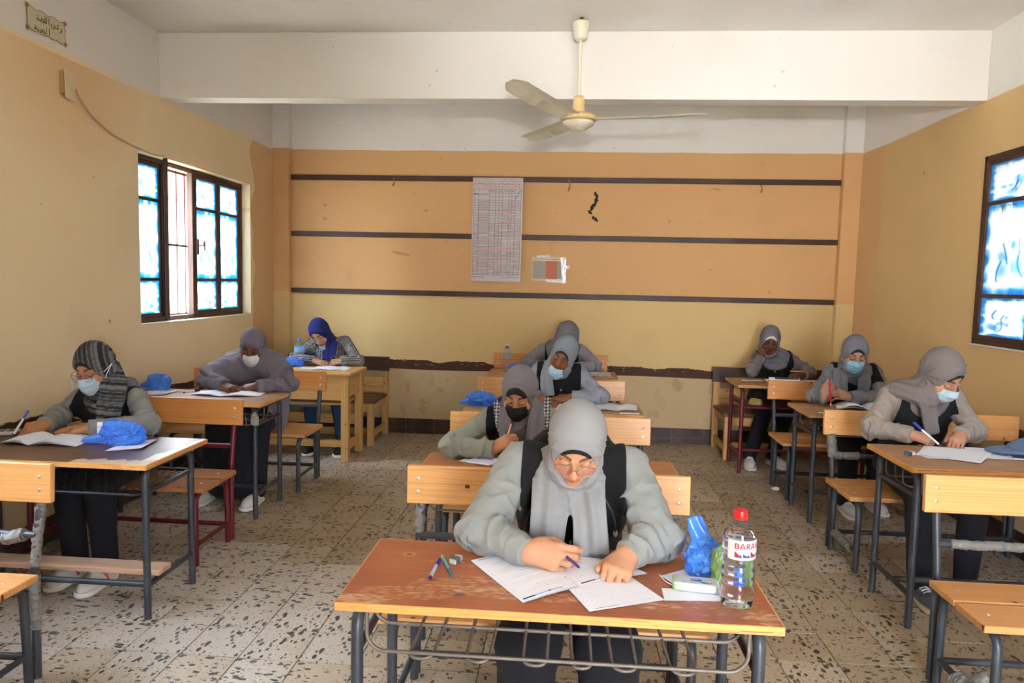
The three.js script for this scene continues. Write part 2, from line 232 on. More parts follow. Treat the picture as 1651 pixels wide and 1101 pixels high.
for (const [n, y] of [['trim_3', 2.62], ['trim_4', 2.047], ['trim_5', 1.464]]) struct(n, move(box(5.48, 0.052, 0.028, 0.004), -0.11, y, zb + 0.014, 0, 0, y > 2.6 ? 0.0015 : 0.001), M.brownRail);
M.skirting = std(0xffffff, 0.5, { map: woodTex(512, 64, 1.2, 0.16, '64,42,34', '40,24,18', 37, 0, (c, w, h, r) => blotches(c, w, h, 40, ['120,100,88', '30,18,12'], 6, 50, 0.3, r)) });
function skirting(name, len, place) { // brown tiles with open joints
  const base = place(box(len, 0.004, 0.008, 0.001)); const m = struct(name, base, M.white2); const n = Math.round(len / 0.305), w = len / n;
  for (let i = 0; i < n; i++) mesh('skirting_tile', place(move(box(w - 0.004, BASE, 0.014, 0.002, i * 0.37), -len / 2 + (i + 0.5) * w, BASE / 2, 0.007)), M.skirting, m);
}
skirting('baseboard_back', xr - xl - 0.34, g => move(g, (xl + xr) / 2, 0, zb));
skirting('baseboard_left', 4.8, g => move(g, xl, 0, zb + 2.48, 0, Math.PI / 2, 0));
skirting('baseboard_right', 4.8, g => move(g, xr, 0, zb + 2.48, 0, -Math.PI / 2, 0));

// terrazzo tiles
{
  const terr = (seed, base) => texture(2048, 2048, (c, w, h) => {
    const r = mulberry(seed); c.fillStyle = `rgb(${base})`; c.fillRect(0, 0, w, h);
    blotches(c, w, h, 120, ['226,214,196', '160,138,112', '196,176,150'], 40, 220, 0.18, r);
    for (let i = 0; i < 9000; i++) { c.fillStyle = ['rgba(120,100,80,.5)', 'rgba(230,222,208,.6)', 'rgba(84,72,62,.7)'][Math.floor(r() * 3)]; const s = 1 + r() * 2.6; c.beginPath(); c.ellipse(r() * w, r() * h, s * 1.5, s, r() * 3, 0, 6.3); c.fill(); }
    for (let i = 0; i < 4200; i++) { const x = r() * w, y = r() * h, s = 3 + Math.pow(r(), 2.6) * 13, a = r() * 6.3, k = 5 + Math.floor(r() * 3), g = 34 + r() * 52; c.fillStyle = `rgba(${g + 8},${g + 2},${g - 4},${0.75 + r() * 0.25})`;
      c.beginPath(); for (let j = 0; j < k; j++) { const t = a + j / k * 6.283, q = s * (0.6 + r() * 0.6); c.lineTo(x + Math.cos(t) * q * 1.35, y + Math.sin(t) * q * 0.75); } c.fill(); }
    pixelNoise(c, w, h, 8, r);
  }, 2.032);
  const base = '198,186,168', maps = [terr(61, base)], tints = [0xffffff, 0xf3ece2, 0xe9dfd0, 0xdcd0be], mats = tints.map(t => std(t, 0.42, { map: maps[0] }));
  const S = 0.254, X0 = 0.9535 - 20 * S, Z0 = -3.546 - 20 * S, floor = struct('floor', move(box(xr - xl + 2 * T, 0.2, zf - zb + 2 * T, 0.002), (xl + xr) / 2, -0.104, (zf + zb) / 2), std(0x4a3e30, 0.9));
  const geos = []; for (let k = 0; k < 24; k++) { const g = box(S - 0.004, 0.02, S - 0.004, 0.0025), uv = g.attributes.uv, p = g.attributes.position, du = rnd() * 2, dv = rnd() * 2, q = k % 4; for (let i = 0; i < p.count; i++) { const a = p.getX(i), b = p.getZ(i); uv.setXY(i, du + (q & 1 ? a : b), dv + (q & 2 ? b : -b) * (q & 1 ? 1 : 0) + (q & 1 ? 0 : a)); } geos.push(g); }
  const cells = [];
  for (let i = 0; i < 40; i++) for (let j = 0; j < 46; j++) {
    const a = Math.max(xl, X0 + i * S), b = Math.min(xr, X0 + (i + 1) * S), c = Math.max(zb, Z0 + j * S), d = Math.min(zf, Z0 + (j + 1) * S);
    if (b - a < 0.02 || d - c < 0.02) continue;
    const q = V((a + b) / 2, 0, (c + d) / 2), s = q.clone().applyMatrix4(camera.matrixWorldInverse);
    cells.push({ a, b, c, d, q, i, j });
  }
  camera.updateMatrixWorld(true); camera.updateProjectionMatrix();
  for (const k of cells) { const s = k.q.clone().applyMatrix4(camera.matrixWorld.clone().invert()); k.seen = s.z < 0 && Math.abs(s.x / -s.z) < 0.77 && Math.abs(s.y / -s.z) < 0.52; k.size = k.seen ? 1 / (s.z * s.z) : 0; }
  cells.sort((p, q) => q.size - p.size);
  const rest = [];
  cells.forEach((k, n) => {
    const w = k.b - k.a, d = k.d - k.c, sx = (w - 0.004) / (S - 0.004), sz = (d - 0.004) / (S - 0.004), gi = Math.floor(rnd() * 24), y = -0.0102 + (rnd() - 0.5) * 0.0012;
    const dirt = clamp(0.5 + 1.6 * N3(k.q.x * 0.55, 3.3, k.q.z * 0.4) + (rnd() - 0.5) * 0.8), mi = Math.min(3, Math.floor(dirt * 4));
    if (n < 300 && k.seen) { const m = mesh('floor_tile', geos[gi], mats[mi], floor); m.position.set(k.q.x, y, k.q.z); m.scale.set(sx, 1, sz); m.rotation.set((rnd() - 0.5) * 0.002, 0, (rnd() - 0.5) * 0.002); }
    else rest.push(geos[gi].clone().scale(sx, 1, sz).translate(k.q.x, y, k.q.z));
  });
  mesh('floor_tile_field', prep(rest), mats[1], floor).userData.kind = 'stuff';
}

// windows
const paneTex = (seed) => texture(256, 384, (c, w, h) => {
  const r = mulberry(seed); c.fillStyle = 'rgb(244,248,250)'; c.fillRect(0, 0, w, h);
  const edge = (x, y, rr, a) => { const g = c.createRadialGradient(x, y, 0, x, y, rr); g.addColorStop(0, `rgba(20,150,215,${a})`); g.addColorStop(0.6, `rgba(40,150,210,${a * 0.6})`); g.addColorStop(1, 'rgba(90,190,230,0)'); c.fillStyle = g; c.fillRect(x - rr, y - rr, 2 * rr, 2 * rr); };
  for (let i = 0; i < 90; i++) { const t = r(), s = Math.floor(r() * 5); const x = s === 0 ? 0 : s <= 2 ? w : t * w, y = s === 3 ? h : s === 4 ? 0 : t * h; edge(x, y, 8 + r() * 34, 0.5); }
  for (let i = 0; i < 5; i++) edge(w * (0.25 + r() * 0.5), h * (0.45 + r() * 0.45), 14 + r() * 30, 0.35);
  c.strokeStyle = 'rgba(30,140,200,.5)'; for (let i = 0; i < 4; i++) { c.lineWidth = 4 + r() * 8; const x = w * (0.2 + 0.6 * r()), y = h * (0.3 + r() * 0.4); c.beginPath(); c.moveTo(x, y); c.quadraticCurveTo(x + (r() - 0.5) * 80, y + 50, x + (r() - 0.5) * 60, y + 90); c.stroke(); }
  for (let i = 0; i < 26; i++) { c.fillStyle = r() < 0.3 ? 'rgba(170,80,60,.6)' : 'rgba(20,40,60,.7)'; const x = r() * w, l = 6 + r() * 34; c.fillRect(x, 8, 1.5, l); c.fillRect(r() * w, 6 + r() * 8, 2 + r() * 5, 1 + r() * 2); }
});
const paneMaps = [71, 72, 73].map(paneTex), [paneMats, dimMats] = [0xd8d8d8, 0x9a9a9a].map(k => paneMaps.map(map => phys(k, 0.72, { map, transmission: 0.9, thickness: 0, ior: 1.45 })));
let glassSet = paneMats;
let paneNo = 0;
// a glazed bay in its own plane: x from 0 to w, y from 0 to h; rows are the heights of its muntins
function pane(parent, x, y, w, h, place) { const g = place(move(box(w, h, 0.004, 0.0005), x + w / 2, y + h / 2, 0)); const m = mesh('window_pane', fixUv(g, place, x, y, w, h), glassSet[paneNo++ % 3], parent); return m; }
function fixUv(g, place, x, y, w, h) { const f = box(w, h, 0.004, 0.0005), p = f.attributes.position, uv = g.attributes.uv, fl = paneNo % 2; for (let i = 0; i < p.count; i++) { const a = p.getX(i) / w + 0.5; uv.setXY(i, fl ? 1 - a : a, p.getY(i) / h + 0.5); } return g; }
function sash(parent, w, h, rows, bar, depth, place, name) {
  const g = [[bar / 2, h / 2, bar, h], [w - bar / 2, h / 2, bar, h], [w / 2, bar / 2, w - 2 * bar, bar], [w / 2, h - bar / 2, w - 2 * bar, bar], ...rows.map(y => [w / 2, y, w - 2 * bar, bar * 0.8])].map(([x, y, a, b]) => place(move(box(a, b, depth, 0.004, rnd(), rnd()), x, y, 0)));
  const f = mesh(name, g, M.windowFrame, parent), ys = [bar, ...rows, h - bar];
  for (let i = 0; i + 1 < ys.length; i++) { const a = ys[i] + (i ? bar * 0.4 : 0), b = ys[i + 1] - (i + 2 < ys.length ? bar * 0.4 : 0); pane(f, bar, a, w - 2 * bar, b - a, place); }
  return f;
}
function windowUnit(name, side, [z0, y0, z1, y1], planeX, openBay, rows, bays = 4) {
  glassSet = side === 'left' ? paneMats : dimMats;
  const root = new THREE.Group(); root.name = name; root.userData.kind = 'structure'; scene.add(root);
  const W = z1 - z0, H = y1 - y0, s = side === 'left' ? 1 : -1, at = (dx) => (g) => { // local x runs away from the camera along the wall
    move(g, 0, 0, 0, 0, Math.PI / 2, 0); return g.translate(planeX + s * dx, y0, z1); };
  const fr = 0.035, bw = (W - (bays + 1) * fr) / bays;
  const outer = [[fr / 2, H / 2, fr, H], [W - fr / 2, H / 2, fr, H], [W / 2, fr / 2, W, fr], [W / 2, H - fr / 2, W, fr], ...[1, 2, 3].slice(0, bays - 1).map(k => [k * (bw + fr) + fr / 2, H / 2, fr, H])].map(([x, y, a, b]) => at(0)(move(box(a, b, 0.05, 0.004, rnd(), rnd()), x, y, 0)));
  mesh('window_frame', outer, M.windowFrame, root);
  for (let k = 0; k < bays; k++) {
    const x0 = fr + k * (bw + fr), local = (g) => { move(g, x0, fr, 0); return at(k === 2 ? 0.012 : 0)(g); };
    if (openBay === 9) { const leaf = (g) => { move(g, x0 + (k % 2 ? bw : 0), fr, 0.03 * s, 0, (k % 2 ? 1 : -1) * s * 1.62 + (k % 2 ? Math.PI : 0), 0); return at(0)(g); }; sash(root, bw, H - 2 * fr, rows.map(y => y - y0 - fr), 0.04, 0.03, leaf, 'casement'); continue; }
    if (k === openBay) { // leaf swung into the room about its near edge
      const leaf = (g) => { move(g, x0, fr, 0.03, 0, -2.613, 0); return at(0)(g); };
      const f = sash(root, bw, H - 2 * fr, rows.map(y => y - y0 - fr), 0.04, 0.03, leaf, 'casement'); continue;
    }
    const f = sash(root, bw, H - 2 * fr, rows.map(y => y - y0 - fr), 0.03, 0.03, local, k === 2 ? 'casement' : 'fixed_light');
    if (k === 2 && side === 'left') { mesh('handle', [local(move(box(0.03, 0.13, 0.02, 0.006), 0.015, 0.56, 0.025)), local(pipe([[0.015, 0.57, 0.03], [0.02, 0.57, 0.075], [0.03, 0.61, 0.08], [0.03, 0.53, 0.08]], 0.006, 0.01))], M.iron, f);
      for (const y of [0.2, 0.56, 0.95]) mesh('hinge', local(move(box(0.022, 0.09, 0.022, 0.004), bw - 0.005, y, 0.018)), M.iron, f); }
  }
  const bars = new THREE.Group(); bars.name = 'grille'; root.add(bars);
  for (let z = 0.08; z < W; z += 0.128) mesh('grille_bar', at(-0.1)(pipe([[z, 0, 0], [z, H, 0]], 0.007, 0.01, 6)), M.iron, bars);
  for (const y of [0.03, H * 0.49, H - 0.03]) mesh('grille_bar', at(-0.1)(move(box(W, 0.022, 0.008, 0.002), W / 2, y, 0)), M.iron, bars);
  mesh('window_sill', at(0)(move(box(W, 0.012, 0.19, 0.004), W / 2, -0.003, s * -0.075 - 0.02)), M.white2, root);
}
windowUnit('window_1', 'left', openings.left[0], -3.125, 1, [1.555, 2.15]);
windowUnit('window_2', 'left', openings.left[1], -3.085, 9, [1.555, 2.15]);
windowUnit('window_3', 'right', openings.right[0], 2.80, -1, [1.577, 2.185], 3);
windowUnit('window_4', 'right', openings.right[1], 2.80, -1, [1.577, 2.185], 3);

{ // the open door behind the camera
  const d = new THREE.Group(); d.name = 'door_1'; d.userData.kind = 'structure'; scene.add(d);
  mesh('door_frame', [[0.375, 1.12, 0.05, 2.24], [1.475, 1.12, 0.05, 2.24], [0.925, 2.225, 1.05, 0.05]].map(([x, y, a, b]) => move(box(a, b, 0.12, 0.004), x, y, zf + 0.07)), M.windowFrame, d);
  const leaf = mesh('door_leaf', move(box(0.04, 2.12, 0.78, 0.006), 1.47, 1.08, zf + 0.14 + 0.4), M.brownRail, d); mesh('door_handle', move(box(0.05, 0.02, 0.11, 0.006), 1.45, 1.02, zf + 0.86), M.bolt, leaf);
}
// outside: pale ground and the plain blocks that face the windows
struct('ground', move(box(60, 0.1, 60, 0.01), 0, -0.25, -3), std(0xcabfa8, 0.9));
{
  const b = thing('school_building', 'pale building with a red balcony band seen through the open window', 'building', [-9.5, -0.3, -9]);
  mesh('facade', [move(box(1, 7, 22, 0.02), -0.5, 3.5, 0)], std(0xc8beaa, 0.85), b);
  mesh('balcony_band', [move(box(0.5, 0.62, 22, 0.02), 0.25, 3.95, 0)], std(0x8c3a26, 0.8), b);
}

// ---------------------------------------------------------------- ceiling fan
{
  const f = thing('ceiling_fan', 'old ivory three-bladed ceiling fan hanging in front of the white beam', 'fan', [0.045, 0, -4.9]);
  const lathe = (pts, n = 28) => new THREE.LatheGeometry(pts.map(p => new THREE.Vector2(...p)), n);
  mesh('hook', pipe([[0, 3.35, 0], [0.012, 3.33, 0.004], [-0.006, 3.315, -0.004], [0, 3.3, 0]], 0.012, 0.004, 7), M.iron, f);
  mesh('canopy', lathe([[0.001, 3.322], [0.052, 3.322], [0.056, 3.315], [0.046, 3.22], [0.03, 3.205], [0.001, 3.203]]), M.ivory, f);
  mesh('rod', pipe([[0, 3.21, 0], [0, 2.82, 0]], 0.0125, 0.01, 14), M.ivory, f);
  mesh('rod_cap', lathe([[0.001, 2.845], [0.03, 2.842], [0.039, 2.815], [0.041, 2.745], [0.049, 2.735], [0.049, 2.728], [0.001, 2.728]]), M.fanYellow, f);
  mesh('motor_rim', lathe([[0.001, 2.735], [0.06, 2.732], [0.11, 2.716], [0.125, 2.7], [0.122, 2.684], [0.1, 2.676], [0.001, 2.676]], 40), M.fanYellow, f);
  mesh('motor_cover', lathe([[0.001, 2.685], [0.112, 2.682], [0.104, 2.655], [0.075, 2.636], [0.06, 2.634], [0.056, 2.622], [0.03, 2.615], [0.001, 2.612]], 40), M.fanOld, f);
  for (const [deg, len] of [[5, 0.8], [116, 0.88], [244, 0.86]]) {
    const n = 24, pos = [], idx = [], uv = [];
    for (let side = 0; side < 2; side++) for (let i = 0; i <= n; i++) { const t = i / n, r = 0.1 + t * (len - 0.1), w = 0.062 + 0.012 * Math.sin(t * 2.2) - (t > 0.93 ? (t - 0.93) * 0.5 : 0); for (let k = 0; k <= 6; k++) { const q = (k / 6 - 0.5) * 2 * w + (t > 0.9 ? -(t - 0.9) * 0.2 : 0); pos.push(r + (t > 0.88 ? (k / 6) * (t - 0.88) * 0.35 : 0), -0.2 * q - 0.006 * Math.cos(k / 6 * 6.28) + (side ? -0.0016 : 0) + 0.02 * t * t, q); uv.push(r, q); } }
    for (let i = 0; i < n; i++) for (let k = 0; k < 6; k++) { const a = i * 7 + k, o = (n + 1) * 7; idx.push(a, a + 1, a + 7, a + 1, a + 8, a + 7, o + a, o + a + 7, o + a + 1, o + a + 1, o + a + 7, o + a + 8); }
    const g = new THREE.BufferGeometry(); g.setAttribute('position', new THREE.Float32BufferAttribute(pos, 3)); g.setAttribute('uv', new THREE.Float32BufferAttribute(uv, 2)); g.setIndex(idx); g.computeVertexNormals();
    const b = mesh('blade', move(g, 0, 2.697, 0, 0, -deg * Math.PI / 180, 0), M.fanOld, f);
    mesh('blade_arm', move(move(box(0.1, 0.006, 0.04, 0.002), 0.1, 2.7, 0), 0, 0, 0, 0, -deg * Math.PI / 180, 0), M.fanYellow, b);
  }
}

// ---------------------------------------------------------------- desks and benches
const dome = (r) => { const g = new THREE.SphereGeometry(r, 10, 6, 0, Math.PI * 2, 0, Math.PI / 2); g.rotateX(Math.PI / 2); return g.scale(1, 1, 0.55); };
function makeDesk({ x0, x1, zf, zb, h, top = M.topRed, edge = M.edgeWood, frame = M.steel, basket = 'rails', label, plank, turn = 0, foot = 0.04, both = true }) {
  const w = x1 - x0, d = zf - zb, t = thing('school_desk', label, 'desk', [(x0 + x1) / 2, 0, (zf + zb) / 2], turn, 'two-seat metal school desks');
  const tp = box(w, 0.022, d, 0.004), uv = tp.attributes.uv, p = tp.attributes.position, n = tp.attributes.normal;
  for (let i = 0; i < p.count; i++) uv.setXY(i, p.getX(i) + w / 2, d / 2 - p.getZ(i));
  mesh('tabletop', move(tp, 0, h - 0.011, 0), top, t);
  const strip = [[w + 0.004, 0.024, 0.006, 0, d / 2], [w + 0.004, 0.024, 0.006, 0, -d / 2], [0.006, 0.024, d, w / 2, 0], [0.006, 0.024, d, -w / 2, 0]].map(([a, b, c, x, z]) => move(box(a, b, c, 0.0025, rnd(), rnd()), x, h - 0.0125, z));
  mesh('edge_band', strip, edge, t);
  const r = 0.0165, zF = d / 2 - foot, zB = -d / 2 + foot, y1 = h - 0.022 - r;
  for (const s of [-1, 1]) {
    const x = s * (w / 2 - 0.05);
    mesh('side_frame', [pipe([[x, 0, zF], [x, y1, zF], [x, y1, zB], [x, 0, zB]], r, 0.06), pipe([[x, 0.16, zF], [x, 0.16, zB]], r * 0.85), pipe([[x, h - 0.15, zF], [x, h - 0.15, zB]], r * 0.7)], frame, t);
  }
  mesh('cross_bar', pipe([[-w / 2 + 0.05, 0.165, plank ? zF : 0.02], [w / 2 - 0.05, 0.165, plank ? zF : 0.02]], r * 0.85), frame, t);
  if (plank) { mesh('foot_plank', move(box(w - 0.04, 0.03, 0.11, 0.008), 0, 0.2, zF - 0.1), M.footPlank, t); }
  const by = h - 0.155, bw = w / 2 - 0.075;
  if (basket === 'loops') { // bent wire basket open to the front
    const b = new THREE.Group(); b.name = 'basket'; t.add(b); const wr = 0.0048, f = d / 2 - 0.04, k = -d / 2 + 0.06, Y = h - 0.15;
    mesh('basket_rail', pipe([[-bw, h - 0.03, f], [-bw, Y + 0.03, f], [-bw + 0.03, Y, f], [bw - 0.03, Y, f], [bw, Y + 0.03, f], [bw, h - 0.03, f]], wr * 1.15, 0.03, 8), M.wire, b);
    mesh('basket_rail', pipe([[-bw, h - 0.03, f - 0.1], [-bw, Y + 0.05, f - 0.1], [-bw + 0.03, Y + 0.03, f - 0.1], [bw - 0.03, Y + 0.03, f - 0.1], [bw, Y + 0.05, f - 0.1], [bw, h - 0.03, f - 0.1]], wr * 1.15, 0.03, 8), M.wire, b);
    for (const x of [-0.36, -0.205, -0.05, 0.075, 0.19, 0.345]) { const e = 0.032, tl = x * 0.16; const narrow = Math.abs(x - 0.075) < 0.01 ? 0.026 : e;
      mesh('basket_wire', pipe([[x - narrow - tl, h - 0.03, k], [x - narrow - tl * 0.3, Y + 0.03, f - 0.1], [x - narrow, Y - 0.012, f + 0.006], [x + narrow, Y - 0.012, f + 0.006], [x + narrow - tl * 0.3, Y + 0.03, f - 0.1], [x + narrow - tl, h - 0.03, k]], wr, 0.03, 7), M.wire, b); }
  } else if (basket === 'mesh') {
    const b = new THREE.Group(); b.name = 'basket'; t.add(b); const f = d / 2 - 0.05, k = -d / 2 + 0.05;
    mesh('basket_rail', pipe([[-bw, by, f], [bw, by, f], [bw, by, k], [-bw, by, k], [-bw, by, f]], 0.008, 0.02, 8), M.wireDark, b);
    const ws = []; for (let x = -bw - 0.3; x < bw + 0.3; x += 0.034) for (const s of [-1, 1]) { const xa = x, xb = x + s * 0.3; const cl = (q) => clamp(q, -bw, bw); if (xa < -bw && xb < -bw || xa > bw && xb > bw) continue; const ta = (cl(xa) - xa) / (xb - xa), tb = (cl(xb) - xa) / (xb - xa); ws.push(pipe([[cl(xa), by, lerp(f, k, ta)], [cl(xb), by, lerp(f, k, tb)]], 0.002, 0.01, 4)); }
    mesh('basket_mesh', ws, M.wireDark, b).userData.kind = 'stuff';
  } else if (basket === 'rails') {
    const b = new THREE.Group(); b.name = 'basket'; t.add(b); const f = d / 2 - 0.06, k = -d / 2 + 0.06;
    for (const z of [f, (f + k) / 2, k]) mesh('basket_rail', pipe([[-bw, h - 0.03, z], [-bw, by, z], [bw, by, z], [bw, h - 0.03, z]], 0.0045, 0.04, 7), M.wire, b);
    for (let i = 0; i < 8; i++) { const x = lerp(-bw + 0.04, bw - 0.04, i / 7); mesh('basket_wire', pipe([[x, h - 0.03, k], [x, by - 0.006, k + 0.03], [x, by - 0.006, f], [x, h - 0.09, f + 0.02]], 0.0038, 0.03, 6), M.wire, b); }
  } else if (basket === 'shelf') mesh('shelf', move(box(w - 0.12, 0.016, d - 0.1, 0.004), 0, h - 0.2, 0), frame, t);
  return t;
}
const benches = [];
function makeBench({ x0, x1, z, topH = 0.85, seatH = 0.445, frame = M.steel, back = M.pine, seat = M.seat, label, knot, u = rnd(), boltSide = 2, tape, tilt = 0.05 }) {
  const w = x1 - x0, t = thing('school_bench', label, 'bench', [(x0 + x1) / 2, 0, z], 0, 'two-seat metal school benches');
  const bh = 0.155;
  mesh('backrest', move(box(w, bh, 0.027, 0.005, u, u * 0.7), 0, topH - bh / 2, 0.005, tilt * -1, 0, 0), back, t);
  for (const s of [-1, 1]) for (const y of [0.052, 0.105]) mesh('bolt', move(dome(0.0095), s * (w / 2 - 0.045), topH - y, 0.0155 + (y - 0.0775) * tilt), M.bolt, t);
  const r = 0.0165, zr = 0.08, zfr = 0.47, ys = seatH - 0.03 - r;
  for (const s of [-1, 1]) {
    const x = s * (w / 2 - 0.055);
    mesh('side_frame', [pipe([[x, 0, zfr], [x, ys, zfr], [x, ys, zr + 0.03], [x, 0, zr + 0.015]], r, 0.06), pipe([[x, 0, zr - 0.03], [x, seatH, zr - 0.035], [x, topH - 0.03, -0.018]], r, 0.06), pipe([[x, 0.115, zfr], [x, 0.115, zr]], r * 0.8)], frame, t);
  }
  const xi = w / 2 - 0.055;
  mesh('cross_bar', pipe([[-xi, 0.57, 0.03], [xi, 0.57, 0.03]], r * 0.85), frame, t);
  mesh('cross_bar', pipe([[-xi, 0.115, zr + 0.03], [xi, 0.115, zr + 0.03]], r * 0.85), frame, t);
  for (const k of [0, 1]) mesh('seat_plank', move(box(w + 0.01, 0.028, 0.188, 0.006, u + 0.3 * k, 0.2 * k), 0, seatH - 0.014 - (k ? 0.003 : 0), zr + 0.115 + k * 0.198), seat, t);
  for (const k of [0, 1]) for (const s of [-1, 1]) mesh('bolt', move(dome(0.007), s * (w / 2 - 0.06), seatH - (k ? 0.003 : 0), zr + 0.115 + k * 0.198, -Math.PI / 2), M.bolt, t);
  benches.push({ t, xi, zr, zfr }); return t;
}
function tapeWrap(parent, pts, r, seed) { // crumpled packing tape wound round a tube
  const g = pipe(pts, r, 0.01, 14), p = g.attributes.position; for (let i = 0; i < p.count; i++) { const a = N3(p.getX(i) * 60 + seed, p.getY(i) * 60, p.getZ(i) * 60) * 0.35 + 0.05, n = g.attributes.normal; p.setXYZ(i, p.getX(i) + n.getX(i) * a * r, p.getY(i) + n.getY(i) * a * r, p.getZ(i) + n.getZ(i) * a * r); }
  g.computeVertexNormals(); return mesh('tape', g, M.tape, parent);
}
const line = (a, b, n) => Array.from({ length: n + 1 }, (_, i) => [lerp(a[0], b[0], i / n), lerp(a[1], b[1], i / n), lerp(a[2], b[2], i / n)]);

// middle column, from the camera to the back wall
makeDesk({ x0: -0.588, x1: 0.575, zf: -1.787, zb: -2.255, h: 0.745, top: M.topWorn, basket: 'loops', foot: 0.035, label: 'nearest desk with worn reddish brown top and looped wire basket' });
makeDesk({ x0: -0.65, x1: 0.53, zf: -2.99, zb: -3.46, h: 0.742, label: 'second middle desk, its orange-brown top just behind the bench of the girl with clear glasses' });
makeDesk({ x0: -0.665, x1: 0.53, zf: -4.68, zb: -5.13, h: 0.745, top: M.topTan, edge: M.edgeTan, label: 'third middle desk with scuffed tan top and a blue bag at its left end' });
makeDesk({ x0: -0.69, x1: 0.475, zf: -6.3, zb: -6.76, h: 0.768, top: M.topTan, edge: M.edgeTan, label: 'last middle desk before the back wall, carrying a bottle with blue cap' });
makeBench({ x0: -0.622, x1: 0.51, z: -2.81, label: 'orange pine bench of the girl with clear glasses at the nearest desk' });
makeBench({ x0: -0.645, x1: 0.495, z: -4.02, label: 'pine bench with two pairs of bolts behind the girl in a black mask' });
makeBench({ x0: -0.68, x1: 0.475, z: -5.53, label: 'pine bench behind the girl whose blue mask hangs under her chin' });
makeBench({ x0: -0.705, x1: 0.425, z: -7.1, topH: 0.885, back: M.pineDark, label: 'bench against the back wall behind the bowed girl in the middle' });
// left column
makeDesk({ x0: -3.0, x1: -1.845, zf: -2.985, zb: -3.53, h: 0.748, top: M.topBrown, edge: M.edgeWood, basket: 'mesh', plank: true, foot: 0.075, label: 'dark brown desk with chipped white end and mesh shelf by the left wall' });
makeDesk({ x0: -2.99, x1: -1.955, zf: -4.42, zb: -4.9, h: 0.775, top: M.topTan, edge: M.edgeWood, basket: 'rails', label: 'desk of the girl in a white mask, below the left window' });
makeBench({ x0: -3.0, x1: -1.985, z: -2.6, label: 'yellow pine bench cut off by the left edge of the picture, taped grey legs', u: 0.2 });
makeBench({ x0: -3.0, x1: -1.935, z: -4.14, frame: M.steelRed, back: M.pineDark, seat: M.seatOld, label: 'bench on dark red tube legs behind the girl in striped headscarf' });
makeBench({ x0: -2.99, x1: -1.895, z: -5.54, back: M.pineDark, label: 'grey-legged bench behind the girl in a white mask' });
// right column
makeDesk({ x0: 1.615, x1: 2.765, zf: -3.36, zb: -3.86, h: 0.787, top: M.topTan, edge: M.edgeWood, basket: 'rails', foot: 0.05, label: 'desk of the girl writing under the right window, a blue cap at its right end' });
makeDesk({ x0: 1.655, x1: 2.765, zf: -4.88, zb: -5.36, h: 0.757, top: M.topTan, edge: M.edgeTan, basket: 'rails', label: 'desk carrying the booklet of the girl with red pen' });
makeDesk({ x0: 1.475, x1: 2.6, zf: -6.12, zb: -6.62, h: 0.772, top: M.topTan, edge: M.edgeTan, frame: M.steelRed, basket: 'shelf', foot: 0.05, label: 'desk on dark red tube legs in the right back corner' });
makeBench({ x0: 1.49, x1: 2.64, z: -3.0, back: M.pine, label: 'nearest pine bench on the right, empty, with knots in its back board', u: 0.55 });
makeBench({ x0: 1.62, x1: 2.775, z: -4.53, label: 'bench behind the girl writing under the right window' });
makeBench({ x0: 1.655, x1: 2.775, z: -5.9, back: M.pineDark, label: 'dark-legged bench behind the girl with red pen' });

// plank-built furniture by the back wall
function woodBench(x0, x1, label) {
  const w = x1 - x0, t = thing('plank_bench', label, 'bench', [(x0 + x1) / 2, 0, -6.78], 0), leg = (x, z, h) => move(box(0.06, h, 0.05, 0.004, rnd(), rnd()), x, h / 2, z);
  mesh('top_board', move(box(w + 0.02, 0.145, 0.025, 0.004), 0, 0.735, -0.335), M.darkPlank, t);
  for (const s of [-1, 1]) { const x = s * (w / 2 - 0.04); mesh('leg', leg(x, -0.375, 0.79), M.rawWood, t); mesh('leg', leg(x, 0.17, 0.41), M.rawWood, t); mesh('side_rail', move(box(0.028, 0.07, 0.5, 0.004), x, 0.375, -0.1), M.rawWood, t); mesh('side_rail', move(box(0.028, 0.06, 0.5, 0.004), x, 0.1, -0.1), M.rawWood, t); }
  for (const y of [0.55, 0.47]) mesh('back_slat', move(box(w - 0.1, y > 0.5 ? 0.1 : 0.05, 0.02, 0.003, rnd(), rnd()), 0, y, -0.355), M.rawWood, t);
  for (const z of [-0.2, 0.01, 0.12]) mesh('seat_plank', move(box(w, 0.028, z === 0.12 ? 0.1 : 0.19, 0.004, rnd(), rnd()), 0, 0.424 + (z === 0.01 ? 0.002 : 0), z), M.oldSeat, t);
  mesh('apron', move(box(w - 0.1, 0.08, 0.022, 0.003), 0, 0.365, 0.17), M.rawWood, t); mesh('stretcher', move(box(w - 0.1, 0.07, 0.022, 0.003), 0, 0.1, 0.0), M.rawWood, t);
}
woodBench(-2.83, -1.79, 'plank bench with dark top board behind the girl in blue headscarf');
woodBench(1.47, 2.6, 'plank bench with dark top board in the right back corner');
